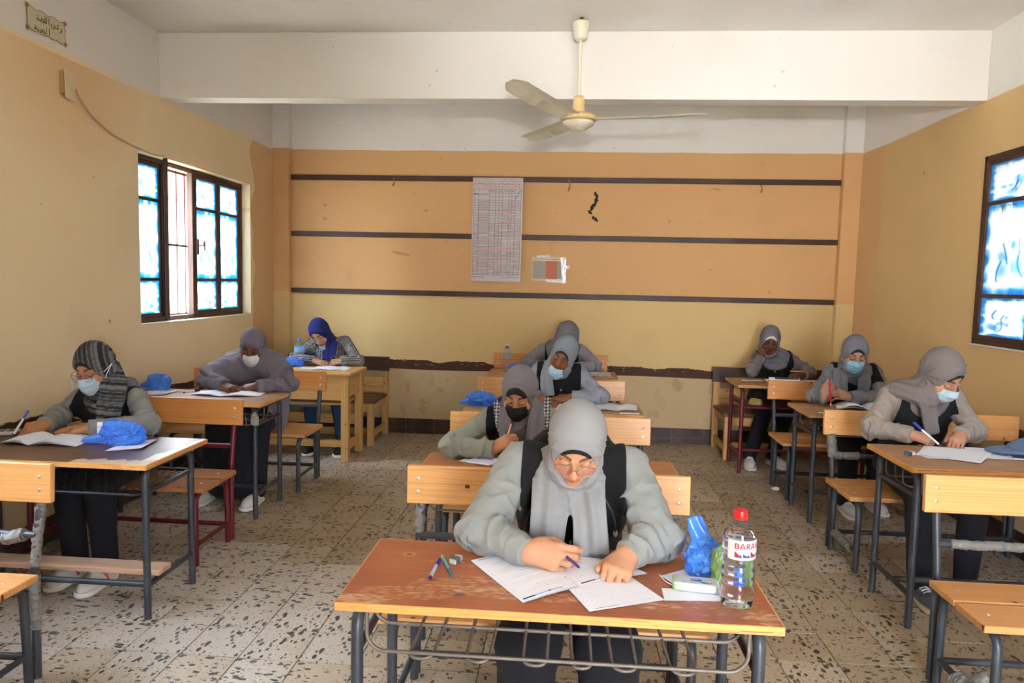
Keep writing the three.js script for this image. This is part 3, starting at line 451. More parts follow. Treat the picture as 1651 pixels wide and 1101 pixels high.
{
  const t = thing('plank_desk', 'solid pale wooden desk of the girl in blue headscarf', 'desk', [-2.37, 0, -6.21]), w = 1.03;
  mesh('tabletop', move(box(w + 0.06, 0.028, 0.5, 0.008), 0, 0.768, 0), M.rawWood, t);
  for (const s of [-1, 1]) { for (const z of [-0.2, 0.2]) mesh('leg', move(box(0.065, 0.754, 0.06, 0.004, rnd(), rnd()), s * (w / 2 - 0.033), 0.377, z), M.rawWood, t);
    mesh('side_apron', move(box(0.026, 0.2, 0.36, 0.003), s * (w / 2 - 0.033), 0.655, 0), M.rawWood, t); mesh('side_rail', move(box(0.03, 0.07, 0.36, 0.003), s * (w / 2 - 0.033), 0.12, 0), M.rawWood, t); }
  mesh('front_apron', move(box(w - 0.13, 0.22, 0.022, 0.003), 0, 0.645, 0.2), M.rawWood, t);
  mesh('shelf_board', move(box(w - 0.1, 0.02, 0.36, 0.003), 0, 0.5, 0), M.rawWood, t);
  mesh('front_rail', move(box(w - 0.1, 0.09, 0.024, 0.003), 0, 0.3, -0.19), M.rawWood, t); mesh('stretcher', move(box(w - 0.1, 0.06, 0.05, 0.003), 0, 0.12, 0.05), M.rawWood, t);
}

// ---------------------------------------------------------------- distance fields and their surfaces
const hyp = (a, b, c = 0) => Math.sqrt(a * a + b * b + c * c);
const sph = (x, y, z, r) => Math.sqrt(x * x + y * y + z * z) - r;
let X_ = 0, Y_ = 0, Z_ = 0;
const ell = (x, y, z, a, b, c) => { const X = x / a, Y = y / b, Z = z / c, k0 = Math.sqrt(X * X + Y * Y + Z * Z); X_ = X / a; Y_ = Y / b; Z_ = Z / c; const k1 = Math.sqrt(X_ * X_ + Y_ * Y_ + Z_ * Z_); return k1 < 1e-9 ? -Math.min(a, b, c) : k0 * (k0 - 1) / k1; };
const smin = (a, b, k) => { const h = Math.max(k - Math.abs(a - b), 0) / k; return Math.min(a, b) - h * h * k * 0.25; };
const smax = (a, b, k) => -smin(-a, -b, k);
function seg(x, y, z, a, b, r0, r1) { const dx = b[0] - a[0], dy = b[1] - a[1], dz = b[2] - a[2], px = x - a[0], py = y - a[1], pz = z - a[2], t = clamp((px * dx + py * dy + pz * dz) / (dx * dx + dy * dy + dz * dz + 1e-12)); return hyp(px - dx * t, py - dy * t, pz - dz * t) - r0 - (r1 - r0) * t; }
const segT = (x, y, z, a, b) => { const dx = b[0] - a[0], dy = b[1] - a[1], dz = b[2] - a[2]; return clamp(((x - a[0]) * dx + (y - a[1]) * dy + (z - a[2]) * dz) / (dx * dx + dy * dy + dz * dz + 1e-12)); };
const sub = (a, b) => [a[0] - b[0], a[1] - b[1], a[2] - b[2]], add = (a, b, s = 1) => [a[0] + b[0] * s, a[1] + b[1] * s, a[2] + b[2] * s], dot = (a, b) => a[0] * b[0] + a[1] * b[1] + a[2] * b[2];
const cross = (a, b) => [a[1] * b[2] - a[2] * b[1], a[2] * b[0] - a[0] * b[2], a[0] * b[1] - a[1] * b[0]], len = (a) => hyp(a[0], a[1], a[2]), unit = (a) => { const l = len(a) || 1; return [a[0] / l, a[1] / l, a[2] / l]; }, mix = (a, b, t) => [lerp(a[0], b[0], t), lerp(a[1], b[1], t), lerp(a[2], b[2], t)];
// surface nets over the blocks of the grid that the surface can cross
function surface(f, lo, hi, h, color) {
  const n = [0, 1, 2].map(i => Math.ceil((hi[i] - lo[i]) / h / 8) * 8), [nx, ny, nz] = n, sx = nx + 1, sy = ny + 1, G = new Float32Array(sx * sy * (nz + 1)).fill(NaN), at = (i, j, k) => (k * sy + j) * sx + i;
  const cellOf = new Int32Array(sx * sy * (nz + 1)).fill(-1), pos = [], active = [], reach = h * 8 * 0.87 * 1.35 + h;
  for (let K = 0; K < nz; K += 8) for (let J = 0; J < ny; J += 8) for (let I = 0; I < nx; I += 8) {
    if (Math.abs(f(lo[0] + (I + 4) * h, lo[1] + (J + 4) * h, lo[2] + (K + 4) * h)) > reach) continue;
    active.push(I, J, K);
    for (let k = K; k <= K + 8; k++) for (let j = J; j <= J + 8; j++) for (let i = I; i <= I + 8; i++) { const q = at(i, j, k); if (G[q] !== G[q]) G[q] = f(lo[0] + i * h, lo[1] + j * h, lo[2] + k * h); }
  }
  const C = [[0, 0, 0], [1, 0, 0], [0, 1, 0], [1, 1, 0], [0, 0, 1], [1, 0, 1], [0, 1, 1], [1, 1, 1]], E = [[0, 1], [2, 3], [4, 5], [6, 7], [0, 2], [1, 3], [4, 6], [5, 7], [0, 4], [1, 5], [2, 6], [3, 7]], v = new Float32Array(8);
  for (let b = 0; b < active.length; b += 3) for (let k = active[b + 2]; k < active[b + 2] + 8; k++) for (let j = active[b + 1]; j < active[b + 1] + 8; j++) for (let i = active[b]; i < active[b] + 8; i++) {
    let m = 0; for (let c = 0; c < 8; c++) { v[c] = G[at(i + C[c][0], j + C[c][1], k + C[c][2])]; if (v[c] < 0) m |= 1 << c; }
    if (m === 0 || m === 255) continue;
    let x = 0, y = 0, z = 0, q = 0;
    for (const [a, c] of E) if ((v[a] < 0) !== (v[c] < 0)) { const t = v[a] / (v[a] - v[c]); x += C[a][0] + (C[c][0] - C[a][0]) * t; y += C[a][1] + (C[c][1] - C[a][1]) * t; z += C[a][2] + (C[c][2] - C[a][2]) * t; q++; }
    cellOf[at(i, j, k)] = pos.length / 3; pos.push(lo[0] + (i + x / q) * h, lo[1] + (j + y / q) * h, lo[2] + (k + z / q) * h);
  }
  const idx = [], quad = (a, b, c, d, flip) => { if (a < 0 || b < 0 || c < 0 || d < 0) return; flip ? idx.push(a, c, b, a, d, c) : idx.push(a, b, c, a, c, d); };
  for (let b = 0; b < active.length; b += 3) for (let k = active[b + 2]; k < active[b + 2] + 8; k++) for (let j = active[b + 1]; j < active[b + 1] + 8; j++) for (let i = active[b]; i < active[b] + 8; i++) {
    const s = G[at(i, j, k)] < 0;
    if (j && k && s !== G[at(i + 1, j, k)] < 0) quad(cellOf[at(i, j - 1, k - 1)], cellOf[at(i, j, k - 1)], cellOf[at(i, j, k)], cellOf[at(i, j - 1, k)], !s);
    if (i && k && s !== G[at(i, j + 1, k)] < 0) quad(cellOf[at(i - 1, j, k - 1)], cellOf[at(i - 1, j, k)], cellOf[at(i, j, k)], cellOf[at(i, j, k - 1)], !s);
    if (i && j && s !== G[at(i, j, k + 1)] < 0) quad(cellOf[at(i - 1, j - 1, k)], cellOf[at(i, j - 1, k)], cellOf[at(i, j, k)], cellOf[at(i - 1, j, k)], !s);
  }
  const nor = new Float32Array(pos.length), col = color && new Float32Array(pos.length), e = h * 0.7;
  for (let i = 0; i < pos.length; i += 3) {
    const [x, y, z] = [pos[i], pos[i + 1], pos[i + 2]], a = f(x + e, y, z) - f(x - e, y, z), b = f(x, y + e, z) - f(x, y - e, z), c = f(x, y, z + e) - f(x, y, z - e), l = hyp(a, b, c) || 1;
    nor[i] = a / l; nor[i + 1] = b / l; nor[i + 2] = c / l;
    if (col) { const q = color(x, y, z); col[i] = q[0]; col[i + 1] = q[1]; col[i + 2] = q[2]; }
  }
  const g = new THREE.BufferGeometry(); g.setAttribute('position', new THREE.Float32BufferAttribute(pos, 3)); g.setAttribute('normal', new THREE.BufferAttribute(nor, 3)); if (col) g.setAttribute('color', new THREE.BufferAttribute(col, 3)); g.setIndex(idx); return g;
}
// a length of cloth: stations {p, n, w, t} with half width w, half thickness t and the direction n that it faces; amp and freq fold it across its width
function cloth(st, amp = 0.004, freq = 70, ph = 0) {
  const K = st.map(s => ({ t: 0.005, ...s, n: unit(s.n) })), S = [], cat = (a, b, c, d, t) => 0.5 * (2 * b + (c - a) * t + (2 * a - 5 * b + 4 * c - d) * t * t + (3 * b - a - 3 * c + d) * t * t * t);
  for (let i = 0; i + 1 < K.length; i++) { const a = K[Math.max(0, i - 1)], b = K[i], c = K[i + 1], d = K[Math.min(K.length - 1, i + 2)], m = 4; for (let j = 0; j < m + (i + 2 === K.length ? 1 : 0); j++) { const t = j / m; S.push({ p: [0, 1, 2].map(q => cat(a.p[q], b.p[q], c.p[q], d.p[q], t)), n: unit(mix(b.n, c.n, t)), w: cat(a.w, b.w, c.w, d.w, t), t: lerp(b.t, c.t, t), s: i + t }); } }
  const segs = []; let R = 0; const mid = S.reduce((m, k) => add(m, k.p, 1 / S.length), [0, 0, 0]); for (const k of S) R = Math.max(R, len(sub(k.p, mid)) + k.w + k.t);
  for (let i = 0; i + 1 < S.length; i++) { const a = S[i], b = S[i + 1], d = sub(b.p, a.p), L = len(d), T = [d[0] / L, d[1] / L, d[2] / L], m = unit(mix(a.n, b.n, 0.5)), N = unit(add(m, T, -dot(m, T))); segs.push({ a, b, L, T, N, W: cross(T, N), first: i === 0, last: i + 2 === S.length }); }
  return (x, y, z) => {
    const far = hyp(x - mid[0], y - mid[1], z - mid[2]) - R; if (far > 0.06) return far;
    let best = 1e9;
    for (const { a, b, L, T, N, W, first, last } of segs) {
      const px = x - a.p[0], py = y - a.p[1], pz = z - a.p[2], s0 = px * T[0] + py * T[1] + pz * T[2], t0 = s0 / L, t = t0 < 0 ? 0 : t0 > 1 ? 1 : t0, qx = px - T[0] * L * t, qy = py - T[1] * L * t, qz = pz - T[2] * L * t;
      const wv = qx * W[0] + qy * W[1] + qz * W[2], w = a.w + (b.w - a.w) * t; if (Math.abs(wv) - w > best + 0.01) continue;
      const k = a.s + t * (b.s - a.s), nv = qx * N[0] + qy * N[1] + qz * N[2] - amp * Math.sin(wv * freq + ph + 0.8 * k) - amp * 0.6 * Math.sin(wv * freq * 2.3 + ph * 2 + 0.5 * a.s), th = a.t + (b.t - a.t) * t, tv = (t0 - t) * L * ((t0 < 0 && !first) || (t0 > 1 && !last) ? 0.5 : 1);
      const ex = Math.abs(wv) - w, ey = Math.abs(nv) - th, dx = ex > 0 ? ex : 0, dy = ey > 0 ? ey : 0, d = Math.sqrt(dx * dx + dy * dy + tv * tv) + Math.min(0, Math.max(ex, ey)) - 0.003;
      if (d < best) best = d;
    }
    return best * 0.8;
  };
}

// ---------------------------------------------------------------- people
const lin = (hex) => new THREE.Color(hex).toArray();
const skinMats = {}, cloths = {};
let tone = 0.72;
const clothMat = (c, rough = 0.9) => cloths[c + '/' + rough + '/' + tone] ??= phys(new THREE.Color(c).multiplyScalar(tone), rough, { sheen: 0.1, sheenRoughness: 0.6, sheenColor: new THREE.Color(c) });
const vcloth = phys(0xe3e3e3, 0.9, { vertexColors: true, sheen: 0.1, sheenRoughness: 0.6, sheenColor: new THREE.Color(0x666666) });
const skinMat = phys(0xececec, 0.52, { vertexColors: true, specularIntensity: 0.6 });
M.lens = phys(0xf2eeff, 0.04, { transmission: 1, thickness: 0, ior: 1.4 }); M.gold = std(0xcaa892, 0.25, { metalness: 0.85 }); M.zip = std(0xcfd0d2, 0.3, { metalness: 0.8 });

function headField(x, y, z) {
  const ax = Math.abs(x);
  let d = ell(x, y - 0.035, z + 0.012, 0.074, 0.092, 0.095);
  d = smin(d, ell(x, y + 0.045, z - 0.018, 0.0605, 0.075, 0.066), 0.03);
  if (z > -0.02) {
    d = smin(d, sph(x, y + 0.102, z - 0.06, 0.021), 0.025);
    d = smin(d, sph(ax - 0.038, y + 0.032, z - 0.05, 0.028), 0.02);
    d = smin(d, seg(ax, y, z, [0.012, 0.022, 0.079], [0.045, 0.027, 0.062], 0.008, 0.008), 0.012);
    d = smax(d, -sph(ax - 0.031, y - 0.005, z - 0.101, 0.0175), 0.012);
    d = smin(d, ell(ax - 0.031, y - 0.0025, z - 0.0735, 0.0162, 0.0108, 0.0108), 0.004);
    d = smin(d, seg(x, y, z, [0, 0.014, 0.08], [0, -0.026, 0.1], 0.007, 0.0105), 0.012);
    d = smin(d, sph(x, y + 0.03, z - 0.099, 0.0115), 0.008);
    d = smin(d, sph(ax - 0.0125, y + 0.034, z - 0.089, 0.0085), 0.006);
    d = smin(d, seg(ax, y, z, [0.003, -0.0625, 0.0865], [0.021, -0.0705, 0.077], 0.0052, 0.003), 0.005);
    d = smin(d, seg(ax, y, z, [0, -0.0735, 0.0855], [0.018, -0.0735, 0.077], 0.0066, 0.0035), 0.004);
  }
  return d;
}
function skinColor(base) {
  const b = lin(base), dark = b.map((c, i) => c * [0.1, 0.08, 0.07][i]), lip = [b[0] * 0.92, b[1] * 0.5, b[2] * 0.52], blush = [b[0] * 1.02, b[1] * 0.86, b[2] * 0.82];
  return (x, y, z) => {
    const ax = Math.abs(x); let c = mix(b, blush, 0.7 * Math.exp(-(((ax - 0.038) / 0.018) ** 2 + ((y + 0.03) / 0.02) ** 2)));
    c = mix(c, blush, 0.6 * Math.exp(-((x / 0.014) ** 2 + ((y + 0.032) / 0.012) ** 2)));
    if (z > 0.03) {
      const brow = 0.0275 + 0.0055 * Math.sin(clamp((ax - 0.012) / 0.042) * 2.4), bt = Math.abs(y - brow), bw = 0.0056 * (1 - 0.5 * clamp((ax - 0.03) / 0.026));
      if (ax > 0.011 && ax < 0.056) c = mix(c, dark, 0.85 * (1 - sstep(bw * 0.55, bw * 1.25, bt)));
      const ex = (ax - 0.031) / 0.0175; if (Math.abs(ex) < 1.1) { const ly = -0.0035 + 0.0055 * ex * ex, th = 0.0034 * (1 - 0.5 * Math.abs(ex)); c = mix(c, [0.5, 0.46, 0.42], 0.55 * (1 - sstep(0.001, 0.002, Math.abs(y - ly + 0.0035))) * (1 - sstep(0.5, 0.75, Math.abs(ex)))); c = mix(c, dark, 0.95 * (1 - sstep(th * 0.6, th * 1.3, Math.abs(y - ly)))); const cr = 0.0105 - 0.006 * ex * ex; c = mix(c, mix(b, dark, 0.4), 0.6 * (1 - sstep(0.001, 0.003, Math.abs(y - cr)))); }
      const m = Math.min(seg(ax, y, z, [0.003, -0.0625, 0.0865], [0.021, -0.0705, 0.077], 0.0052, 0.003), seg(ax, y, z, [0, -0.0735, 0.0855], [0.018, -0.0735, 0.077], 0.0066, 0.0035));
      c = mix(c, lip, 0.9 * (1 - sstep(0.0008, 0.0035, m))); if (ax < 0.021) c = mix(c, dark, 0.75 * (1 - sstep(0.0005, 0.0018, Math.abs(y + 0.068 + 0.004 * (ax / 0.02) ** 2))));
      if (ax < 0.011 && ax > 0.003) c = mix(c, dark, 0.7 * (1 - sstep(0.001, 0.004, hyp(ax - 0.007, y + 0.0405))));
    }
    return c;
  };
}
const POSES = { // curl of each phalanx in degrees: index, middle, ring, little; then the thumb's two joints after its root
  rest: [[22, 24, 12], [26, 28, 14], [30, 30, 14], [32, 30, 14], [[0.058, -0.014, 0.05], [0.084, -0.016, 0.058]]],
  flat: [[8, 12, 6], [7, 10, 6], [8, 10, 6], [10, 12, 8], [[0.055, -0.01, 0.058], [0.082, -0.012, 0.072]]],
  fist: [[58, 92, 50], [60, 95, 52], [62, 95, 52], [62, 92, 50], [[0.06, -0.02, 0.045], [0.088, -0.022, 0.05]]],
  pinch: [[34, 38, 22], [42, 48, 26], [50, 56, 28], [54, 58, 30], [[0.062, -0.03, 0.04], [0.098, -0.044, 0.03]]],
  pen: [[42, 60, 30], [56, 74, 36], [64, 84, 42], [66, 86, 42], [[0.064, -0.032, 0.042], [0.09, -0.044, 0.026]]],
};
function handBones(pose, s = 1) {
  const P = POSES[pose], Z = [0.027, 0.009, -0.0095, -0.0265], X = [0.087, 0.092, 0.087, 0.078], L = [[0.043, 0.026, 0.02], [0.047, 0.03, 0.021], [0.043, 0.028, 0.02], [0.033, 0.021, 0.018]], R = [0.0098, 0.0102, 0.0095, 0.0084], fingers = [], palm = [];
  for (let i = 0; i < 4; i++) {
    let p = [X[i], -0.004 * Math.abs(i - 1.2), Z[i]], a = 0; palm.push([[0.01, 0, Z[i] * 0.5], p, 0.0165, 0.0125]);
    const chain = []; for (let j = 0; j < 3; j++) { a += P[i][j] * Math.PI / 180; const q = [p[0] + Math.cos(a) * L[i][j], p[1] - Math.sin(a) * L[i][j], p[2] + (Z[i] - 0.002) * 0.12 * Math.cos(a)]; chain.push([p, q, R[i] * (1 - 0.09 * j), R[i] * (0.92 - 0.09 * j)]); p = q; } fingers.push(chain);
  }
  palm.push([[0.016, -0.006, 0.016], [0.05, -0.012, 0.032], 0.017, 0.0135]); const t0 = [0.03, -0.01, 0.03], [t1, t2] = P[4]; fingers.push([[t0, t1, 0.0135, 0.0115], [t1, t2, 0.0112, 0.0088]]);
  const sc = (c) => [c[0].map(v => v * s), c[1].map(v => v * s), c[2] * s, c[3] * s];
  return { palm: palm.map(sc), fingers: fingers.map(f => f.map(sc)), s };
}
function handField(B) {
  return (x, y, z) => {
    let p = 1e9; for (const b of B.palm) p = smin(p, seg(x, y, z, ...b), 0.013 * B.s);
    p = smin(p, seg(x, y, z, [-0.03 * B.s, 0, 0], [0.012 * B.s, 0, 0], 0.023 * B.s, 0.023 * B.s), 0.02 * B.s);
    let f = 1e9; for (const c of B.fingers) { let q = 1e9; for (const b of c) q = smin(q, seg(x, y, z, ...b), 0.0035 * B.s); f = Math.min(f, q); }
    return smin(p, f, 0.007 * B.s);
  };
}
function frame(yaw, pitch, roll) { const m = new THREE.Matrix4().makeRotationFromEuler(new THREE.Euler(pitch, yaw, roll, 'YXZ')).elements; return [[m[0], m[1], m[2]], [m[4], m[5], m[6]], [m[8], m[9], m[10]]]; }
const DEG = Math.PI / 180;

function makePerson(S) { const T0 = performance.now();
  tone = S.fine ? 0.72 : 0.92; const base = [S.pel[0], 0, S.pel[2]], r = (p) => sub(p, base), o = thing('person', S.label, 'person', base, 0, 'girls sitting the exam'), dist = hyp(S.head[0], S.head[2]), q = S.fine ? 0.92 : Math.pow(dist / 2.2, 0.4);
  const H = r(S.pel), shR = r(S.shR), shL = r(S.shL), mid = mix(shR, shL, 0.5), U = unit(sub(shL, shR)), ax = sub(mid, H), L = len(ax); let Vv = unit(ax); const W = unit(cross(U, Vv)); Vv = unit(cross(W, U));
  const b = S.build ?? 1, elR = r(S.elR), elL = r(S.elL), wrR = r(S.wrR), wrL = r(S.wrL), hc = r(S.head), F = frame(S.yaw * DEG, S.pitch * DEG, S.roll * DEG), hs = S.headSize ?? 1.04;
  const toHead = (x, y, z) => { const p = [(x - hc[0]) / hs, (y - hc[1]) / hs, (z - hc[2]) / hs]; return [dot(p, F[0]), dot(p, F[1]), dot(p, F[2])]; };
  const fromHead = (p) => [0, 1, 2].map(i => hc[i] + hs * (F[0][i] * p[0] + F[1][i] * p[1] + F[2][i] * p[2]));
  const A = [0.175, 0.15, 0.142, 0.158, 0.165, 0.12], Bk = [0.13, 0.115, 0.108, 0.122, 0.118, 0.07];
  const torso = (x, y, z, infl) => {
    const p = [x - H[0], y - H[1], z - H[2]], t = dot(p, Vv) / L, lu = dot(p, U) - dot(sub(mid, H), U) * clamp(t), tt = clamp(t) * 5, i = Math.min(4, Math.floor(tt)), e = tt - i, a = lerp(A[i], A[i + 1], e) * b + infl, bb = lerp(Bk[i], Bk[i + 1], e) * b + infl, lw = dot(p, W) + 0.025 * Math.sin(Math.PI * clamp(t)) - (t > 0.35 && t < 0.95 ? 0.012 * Math.sin((t - 0.35) / 0.6 * Math.PI) : 0);
    const k = Math.sqrt((lu / a) ** 2 + (lw / bb) ** 2), d = (k - 1) * Math.min(a, bb) * (k > 1 ? 1 : 1), over = Math.max(-t, t - 1, 0) * L;
    return over > 0 ? hyp(Math.max(d, 0), over) : d;
  };
  const neck0 = add(mid, Vv, 0.0), neck1 = fromHead([0, -0.06, -0.035]);
  const sA = add(shR, U, 0.03), sB = add(shL, U, -0.03);
  const trunk = (x, y, z, infl) => smin(smin(torso(x, y, z, infl), seg(x, y, z, sA, sB, 0.052 * b + infl, 0.052 * b + infl), 0.07), seg(x, y, z, neck0, neck1, 0.06 + infl, 0.048 + infl * 0.4), 0.05);
  const arms = [[shR, elR, wrR], [shL, elL, wrL]];
  const sleeve = S.sleeve ?? 1, wob = S.label.length * 0.37;
  const arm = (x, y, z, infl, [s, e, w], wr) => {
    const d1 = seg(x, y, z, s, e, 0.052 * b * sleeve + infl, 0.05 * b * sleeve + infl), d2 = seg(x, y, z, e, w, 0.05 * b * sleeve + infl, (0.036 + 0.004 * b) + infl);
    let d = smin(d1, d2, 0.03);
    if (wr && d < 0.05) {
      const t1 = segT(x, y, z, s, e), t2 = segT(x, y, z, e, w), up = d1 < d2, near = up ? t1 : 1 - t2, bend = near * near, n1 = N3(x * 11 + wob, y * 11, z * 11), ph = up ? t1 * 9 : 9 + t2 * 9;
      const ridge = 1 - 2 * Math.abs(Math.sin(ph + n1 * 2.6)), r2 = 1 - 2 * Math.abs(N3(x * 19, y * 19 + wob, z * 19));
      const rg = ridge > 0 ? Math.pow(ridge, 0.7) : ridge * 0.6; d -= (0.0075 + 0.013 * bend) * rg * (0.5 + 0.8 * N3(x * 7, y * 7, z * 7 + wob)) + 0.005 * r2; if (!up && t2 > 0.78) d -= 0.004 * sstep(0.78, 0.8, t2);
    }
    return d;
  };
  const handsOf = [['R', wrR, S.handR, -1], ['L', wrL, S.handL, 1]].filter(h => h[2]).map(([k, w, h, sg]) => { const X = unit(h.dir), Y0 = h.up, Y = unit(add(Y0, X, -dot(Y0, X))), Z = cross(X, Y).map(v => v * sg), B = handBones(h.pose, (h.size ?? 1) * (S.handSize ?? 1)), f = handField(B);
    return { w, X, Y, Z, f, B, world: (p) => [0, 1, 2].map(i => w[i] + X[i] * p[0] + Y[i] * p[1] + Z[i] * p[2]), field: (x, y, z) => { const p = [x - w[0], y - w[1], z - w[2]]; return f(dot(p, X), dot(p, Y), dot(p, Z)); } }; });
  // the body
  const kneeR = r(S.kneeR ?? [S.pel[0] - 0.1, 0.52, S.pel[2] + 0.4]), kneeL = r(S.kneeL ?? [S.pel[0] + 0.1, 0.52, S.pel[2] + 0.4]), ankR = r(S.ankR ?? [S.pel[0] - 0.11, 0.09, S.pel[2] + 0.38]), ankL = r(S.ankL ?? [S.pel[0] + 0.11, 0.09, S.pel[2] + 0.38]), hipR = add(H, U, -0.085), hipL = add(H, U, 0.085);
  const legs = (x, y, z, f, i) => Math.min(smin(seg(x, y, z, hipR, kneeR, 0.088 * f + i, 0.062 * f + i), seg(x, y, z, kneeR, ankR, 0.062 * f + i, 0.046 * f + i), 0.03), smin(seg(x, y, z, hipL, kneeL, 0.088 * f + i, 0.062 * f + i), seg(x, y, z, kneeL, ankL, 0.062 * f + i, 0.046 * f + i), 0.03));
  const bodyCore = (x, y, z) => { let d = trunk(x, y, z, -0.022); for (const [s, e, w] of arms) d = smin(d, Math.min(seg(x, y, z, s, e, 0.036, 0.031), seg(x, y, z, e, w, 0.031, 0.022)), 0.02); return Math.min(d, smin(legs(x, y, z, 0.8, 0), d, 0.04)); };
  const bounds = (pts, m) => [[0, 1, 2].map(i => Math.min(...pts.map(p => p[i])) - m), [0, 1, 2].map(i => Math.max(...pts.map(p => p[i])) + m)];
  const skin = lin(S.skin), face = skinColor(S.skin), hcell = (S.hidden ? 0.007 : 0.002 * Math.pow(dist / 2.2, 0.65));
  const core = surface(bodyCore, ...bounds([H, mid, shR, shL, elR, elL, wrR, wrL, kneeR, kneeL, ankR, ankL, neck1], 0.13), 0.016, () => skin);
  const head = surface((x, y, z) => { const p = toHead(x, y, z); return smin(headField(...p) * hs, seg(x, y, z, neck0, neck1, 0.045, 0.046), 0.02); }, ...bounds([hc], 0.15 * hs), hcell, (x, y, z) => face(...toHead(x, y, z)));
  const hands = handsOf.map(h => surface(h.field, ...bounds([h.world([-0.05, 0, 0]), h.world([0.1, -0.03, 0]), h.world([0.16, 0, 0.0])], 0.075), hcell * 1.05, (x, y, z) => skin.map((c, i) => c * [1.02, 0.97, 0.95][i])));
  mesh('body', [core, head, ...hands], skinMat, o);
  // legs and shoes
  if (S.trousers) {
    const tf = S.skirt ?? S.legs ?? 1, lf = (x, y, z) => { let d = smin(legs(x, y, z, 1.0 * tf, 0.012), smax(torso(x, y, z, 0.012), dot(sub([x, y, z], H), Vv) - 0.16, 0.01), 0.05); if (S.skirt) d = smin(d, seg(x, y, z, mix(kneeR, kneeL, 0.5), add(mix(ankR, ankL, 0.5), [0, 0.04, 0]), 0.14, 0.15), 0.08); d = Math.max(d, -(y - 0.045)); return d + 0.004 * N3(x * 16, y * 9, z * 16 + wob); };
    mesh(S.skirt ? 'skirt' : 'trousers', surface(lf, ...bounds([H, kneeR, kneeL, ankR, ankL, add(H, Vv, 0.12)], 0.2), S.fine ? 0.012 : 0.0085 * q, null), clothMat(S.trousers, 0.95), o);
  }
  if (S.shoes) for (const [a, dir] of [[ankR, S.footR ?? [0, 0, 1]], [ankL, S.footL ?? [0, 0, 1]]]) {
    const D = unit(dir), Sd = cross(D, [0, 1, 0]), loc = (x, y, z) => { const p = [x - a[0], y, z - a[2]]; return [dot(p, D), p[1], dot(p, Sd)]; };
    const up = (x, y, z) => { const [u, v, w] = loc(x, y, z); let d = smin(ell(u - 0.1, v - 0.04, w, 0.115, 0.045, 0.045), ell(u + 0.005, v - 0.055, w, 0.062, 0.06, 0.038), 0.03); d = smin(d, seg(u, v, w, [0, 0.05, 0], [-0.005, 0.11, 0], 0.036, 0.038), 0.02); d = smax(d, v - 0.115, 0.008); return smax(d, 0.022 - v, 0.004); };
    const sole = (x, y, z) => { const [u, v, w] = loc(x, y, z), c = clamp(u, -0.035, 0.165), wd = 0.04 - 0.006 * Math.cos((c + 0.035) * 20); return smax(hyp(u - c, w) - wd - 0.006, Math.abs(v - 0.016) - 0.013, 0.006); };
    const box3 = [[a[0] - 0.26, 0, a[2] - 0.26], [a[0] + 0.26, 0.14, a[2] + 0.26]]; box3[0][1] = -0.01;
    const sh = mesh('shoe', surface(up, ...box3, 0.0055 * q), std(S.shoes, 0.6), o); mesh('sole', surface(sole, ...box3, 0.0055 * q), std(S.sole ?? 0xe8e4da, 0.7), sh);
    if (S.laces) for (let k = 0; k < 4; k++) { const c = add(add([a[0], 0.083 - 0.004 * k, a[2]], D, 0.055 + 0.022 * k), Sd, 0); mesh('lace', pipe([add(c, Sd, -0.026), add(add(c, [0, 0.012, 0]), Sd, 0), add(c, Sd, 0.026)], 0.0035, 0.01, 6), std(S.laces, 0.8), sh); }
    if (S.mark) mesh('stripe', surface((x, y, z) => smax(up(x, y, z) - 0.0015, Math.abs(loc(x, y, z)[0] - 0.05 - 0.4 * (loc(x, y, z)[1] - 0.05)) - 0.012, 0.002), ...box3, 0.005), std(S.mark, 0.6), sh);
  }
  // shirt, vest
  const shirtF = (x, y, z) => { let t = smin(torso(x, y, z, 0.008), seg(x, y, z, sA, sB, 0.056 * b, 0.056 * b), 0.07); t += 0.004 * N3(x * 13, y * 13, z * 13 + wob); let d = t; for (const a of arms) d = smin(d, arm(x, y, z, 0, a, true), 0.045); for (const [, e, w] of arms) { const D = unit(sub(w, e)); if (dot(sub([x, y, z], w), D) > -0.03) d = Math.max(d, len(sub([x, y, z], w)) < 0.12 ? dot(sub([x, y, z], w), D) - 0.012 : d); } return d; };
  mesh('shirt', surface(shirtF, ...bounds([H, mid, shR, shL, elR, elL, wrR, wrL], 0.16), 0.0068 * q, S.shirtColor && ((x, y, z) => S.shirtColor(x, y, z, { U, V: Vv, W, H, L, arms, mid }))), S.shirtColor ? vcloth : clothMat(S.shirt), o);
  const collarC = add(mid, Vv, 0.035);
  if (S.vest) {
    const vf = (x, y, z) => { const p = sub([x, y, z], H), t = dot(p, Vv) / L, lu = dot(sub([x, y, z], mid), U); let d = smin(torso(x, y, z, 0.022), seg(x, y, z, sA, sB, 0.064 * b, 0.064 * b), 0.07); for (const a of arms) d = smin(d, seg(x, y, z, a[0], mix(a[0], a[1], 0.5), 0.054 * b * sleeve + 0.008, 0.052 * b * sleeve + 0.008), 0.045); d += 0.005 * N3(x * 11, y * 11 + wob, z * 11); d = smax(d, Math.abs(lu) - lerp(0.24, (S.armhole ?? 0.162) * b, sstep(0.35, 0.7, t)) * (t > -0.2 ? 1 : 1), 0.012); d = smax(d, -0.02 - t, 0.02); return S.vCut ? smax(d, -seg(x, y, z, add(mid, W, 0.1), add(add(mid, W, 0.16), Vv, -0.16), 0.07, 0.01), 0.01) : d; };
    const vm = mesh('vest', surface(vf, ...bounds([H, add(mid, Vv, 0.05), shR, shL], 0.2), 0.0068 * q), clothMat(S.vest, 0.92), o);
    const front = (u, t, out = 0.026) => { const c = add(add(H, Vv, t * L), U, u); let k = 0.06; for (let i = 0; i < 60; i++, k += 0.004) { const p = add(c, W, k); if (vf(...p) > 0) break; } return add(c, W, k + (out - 0.026)); };
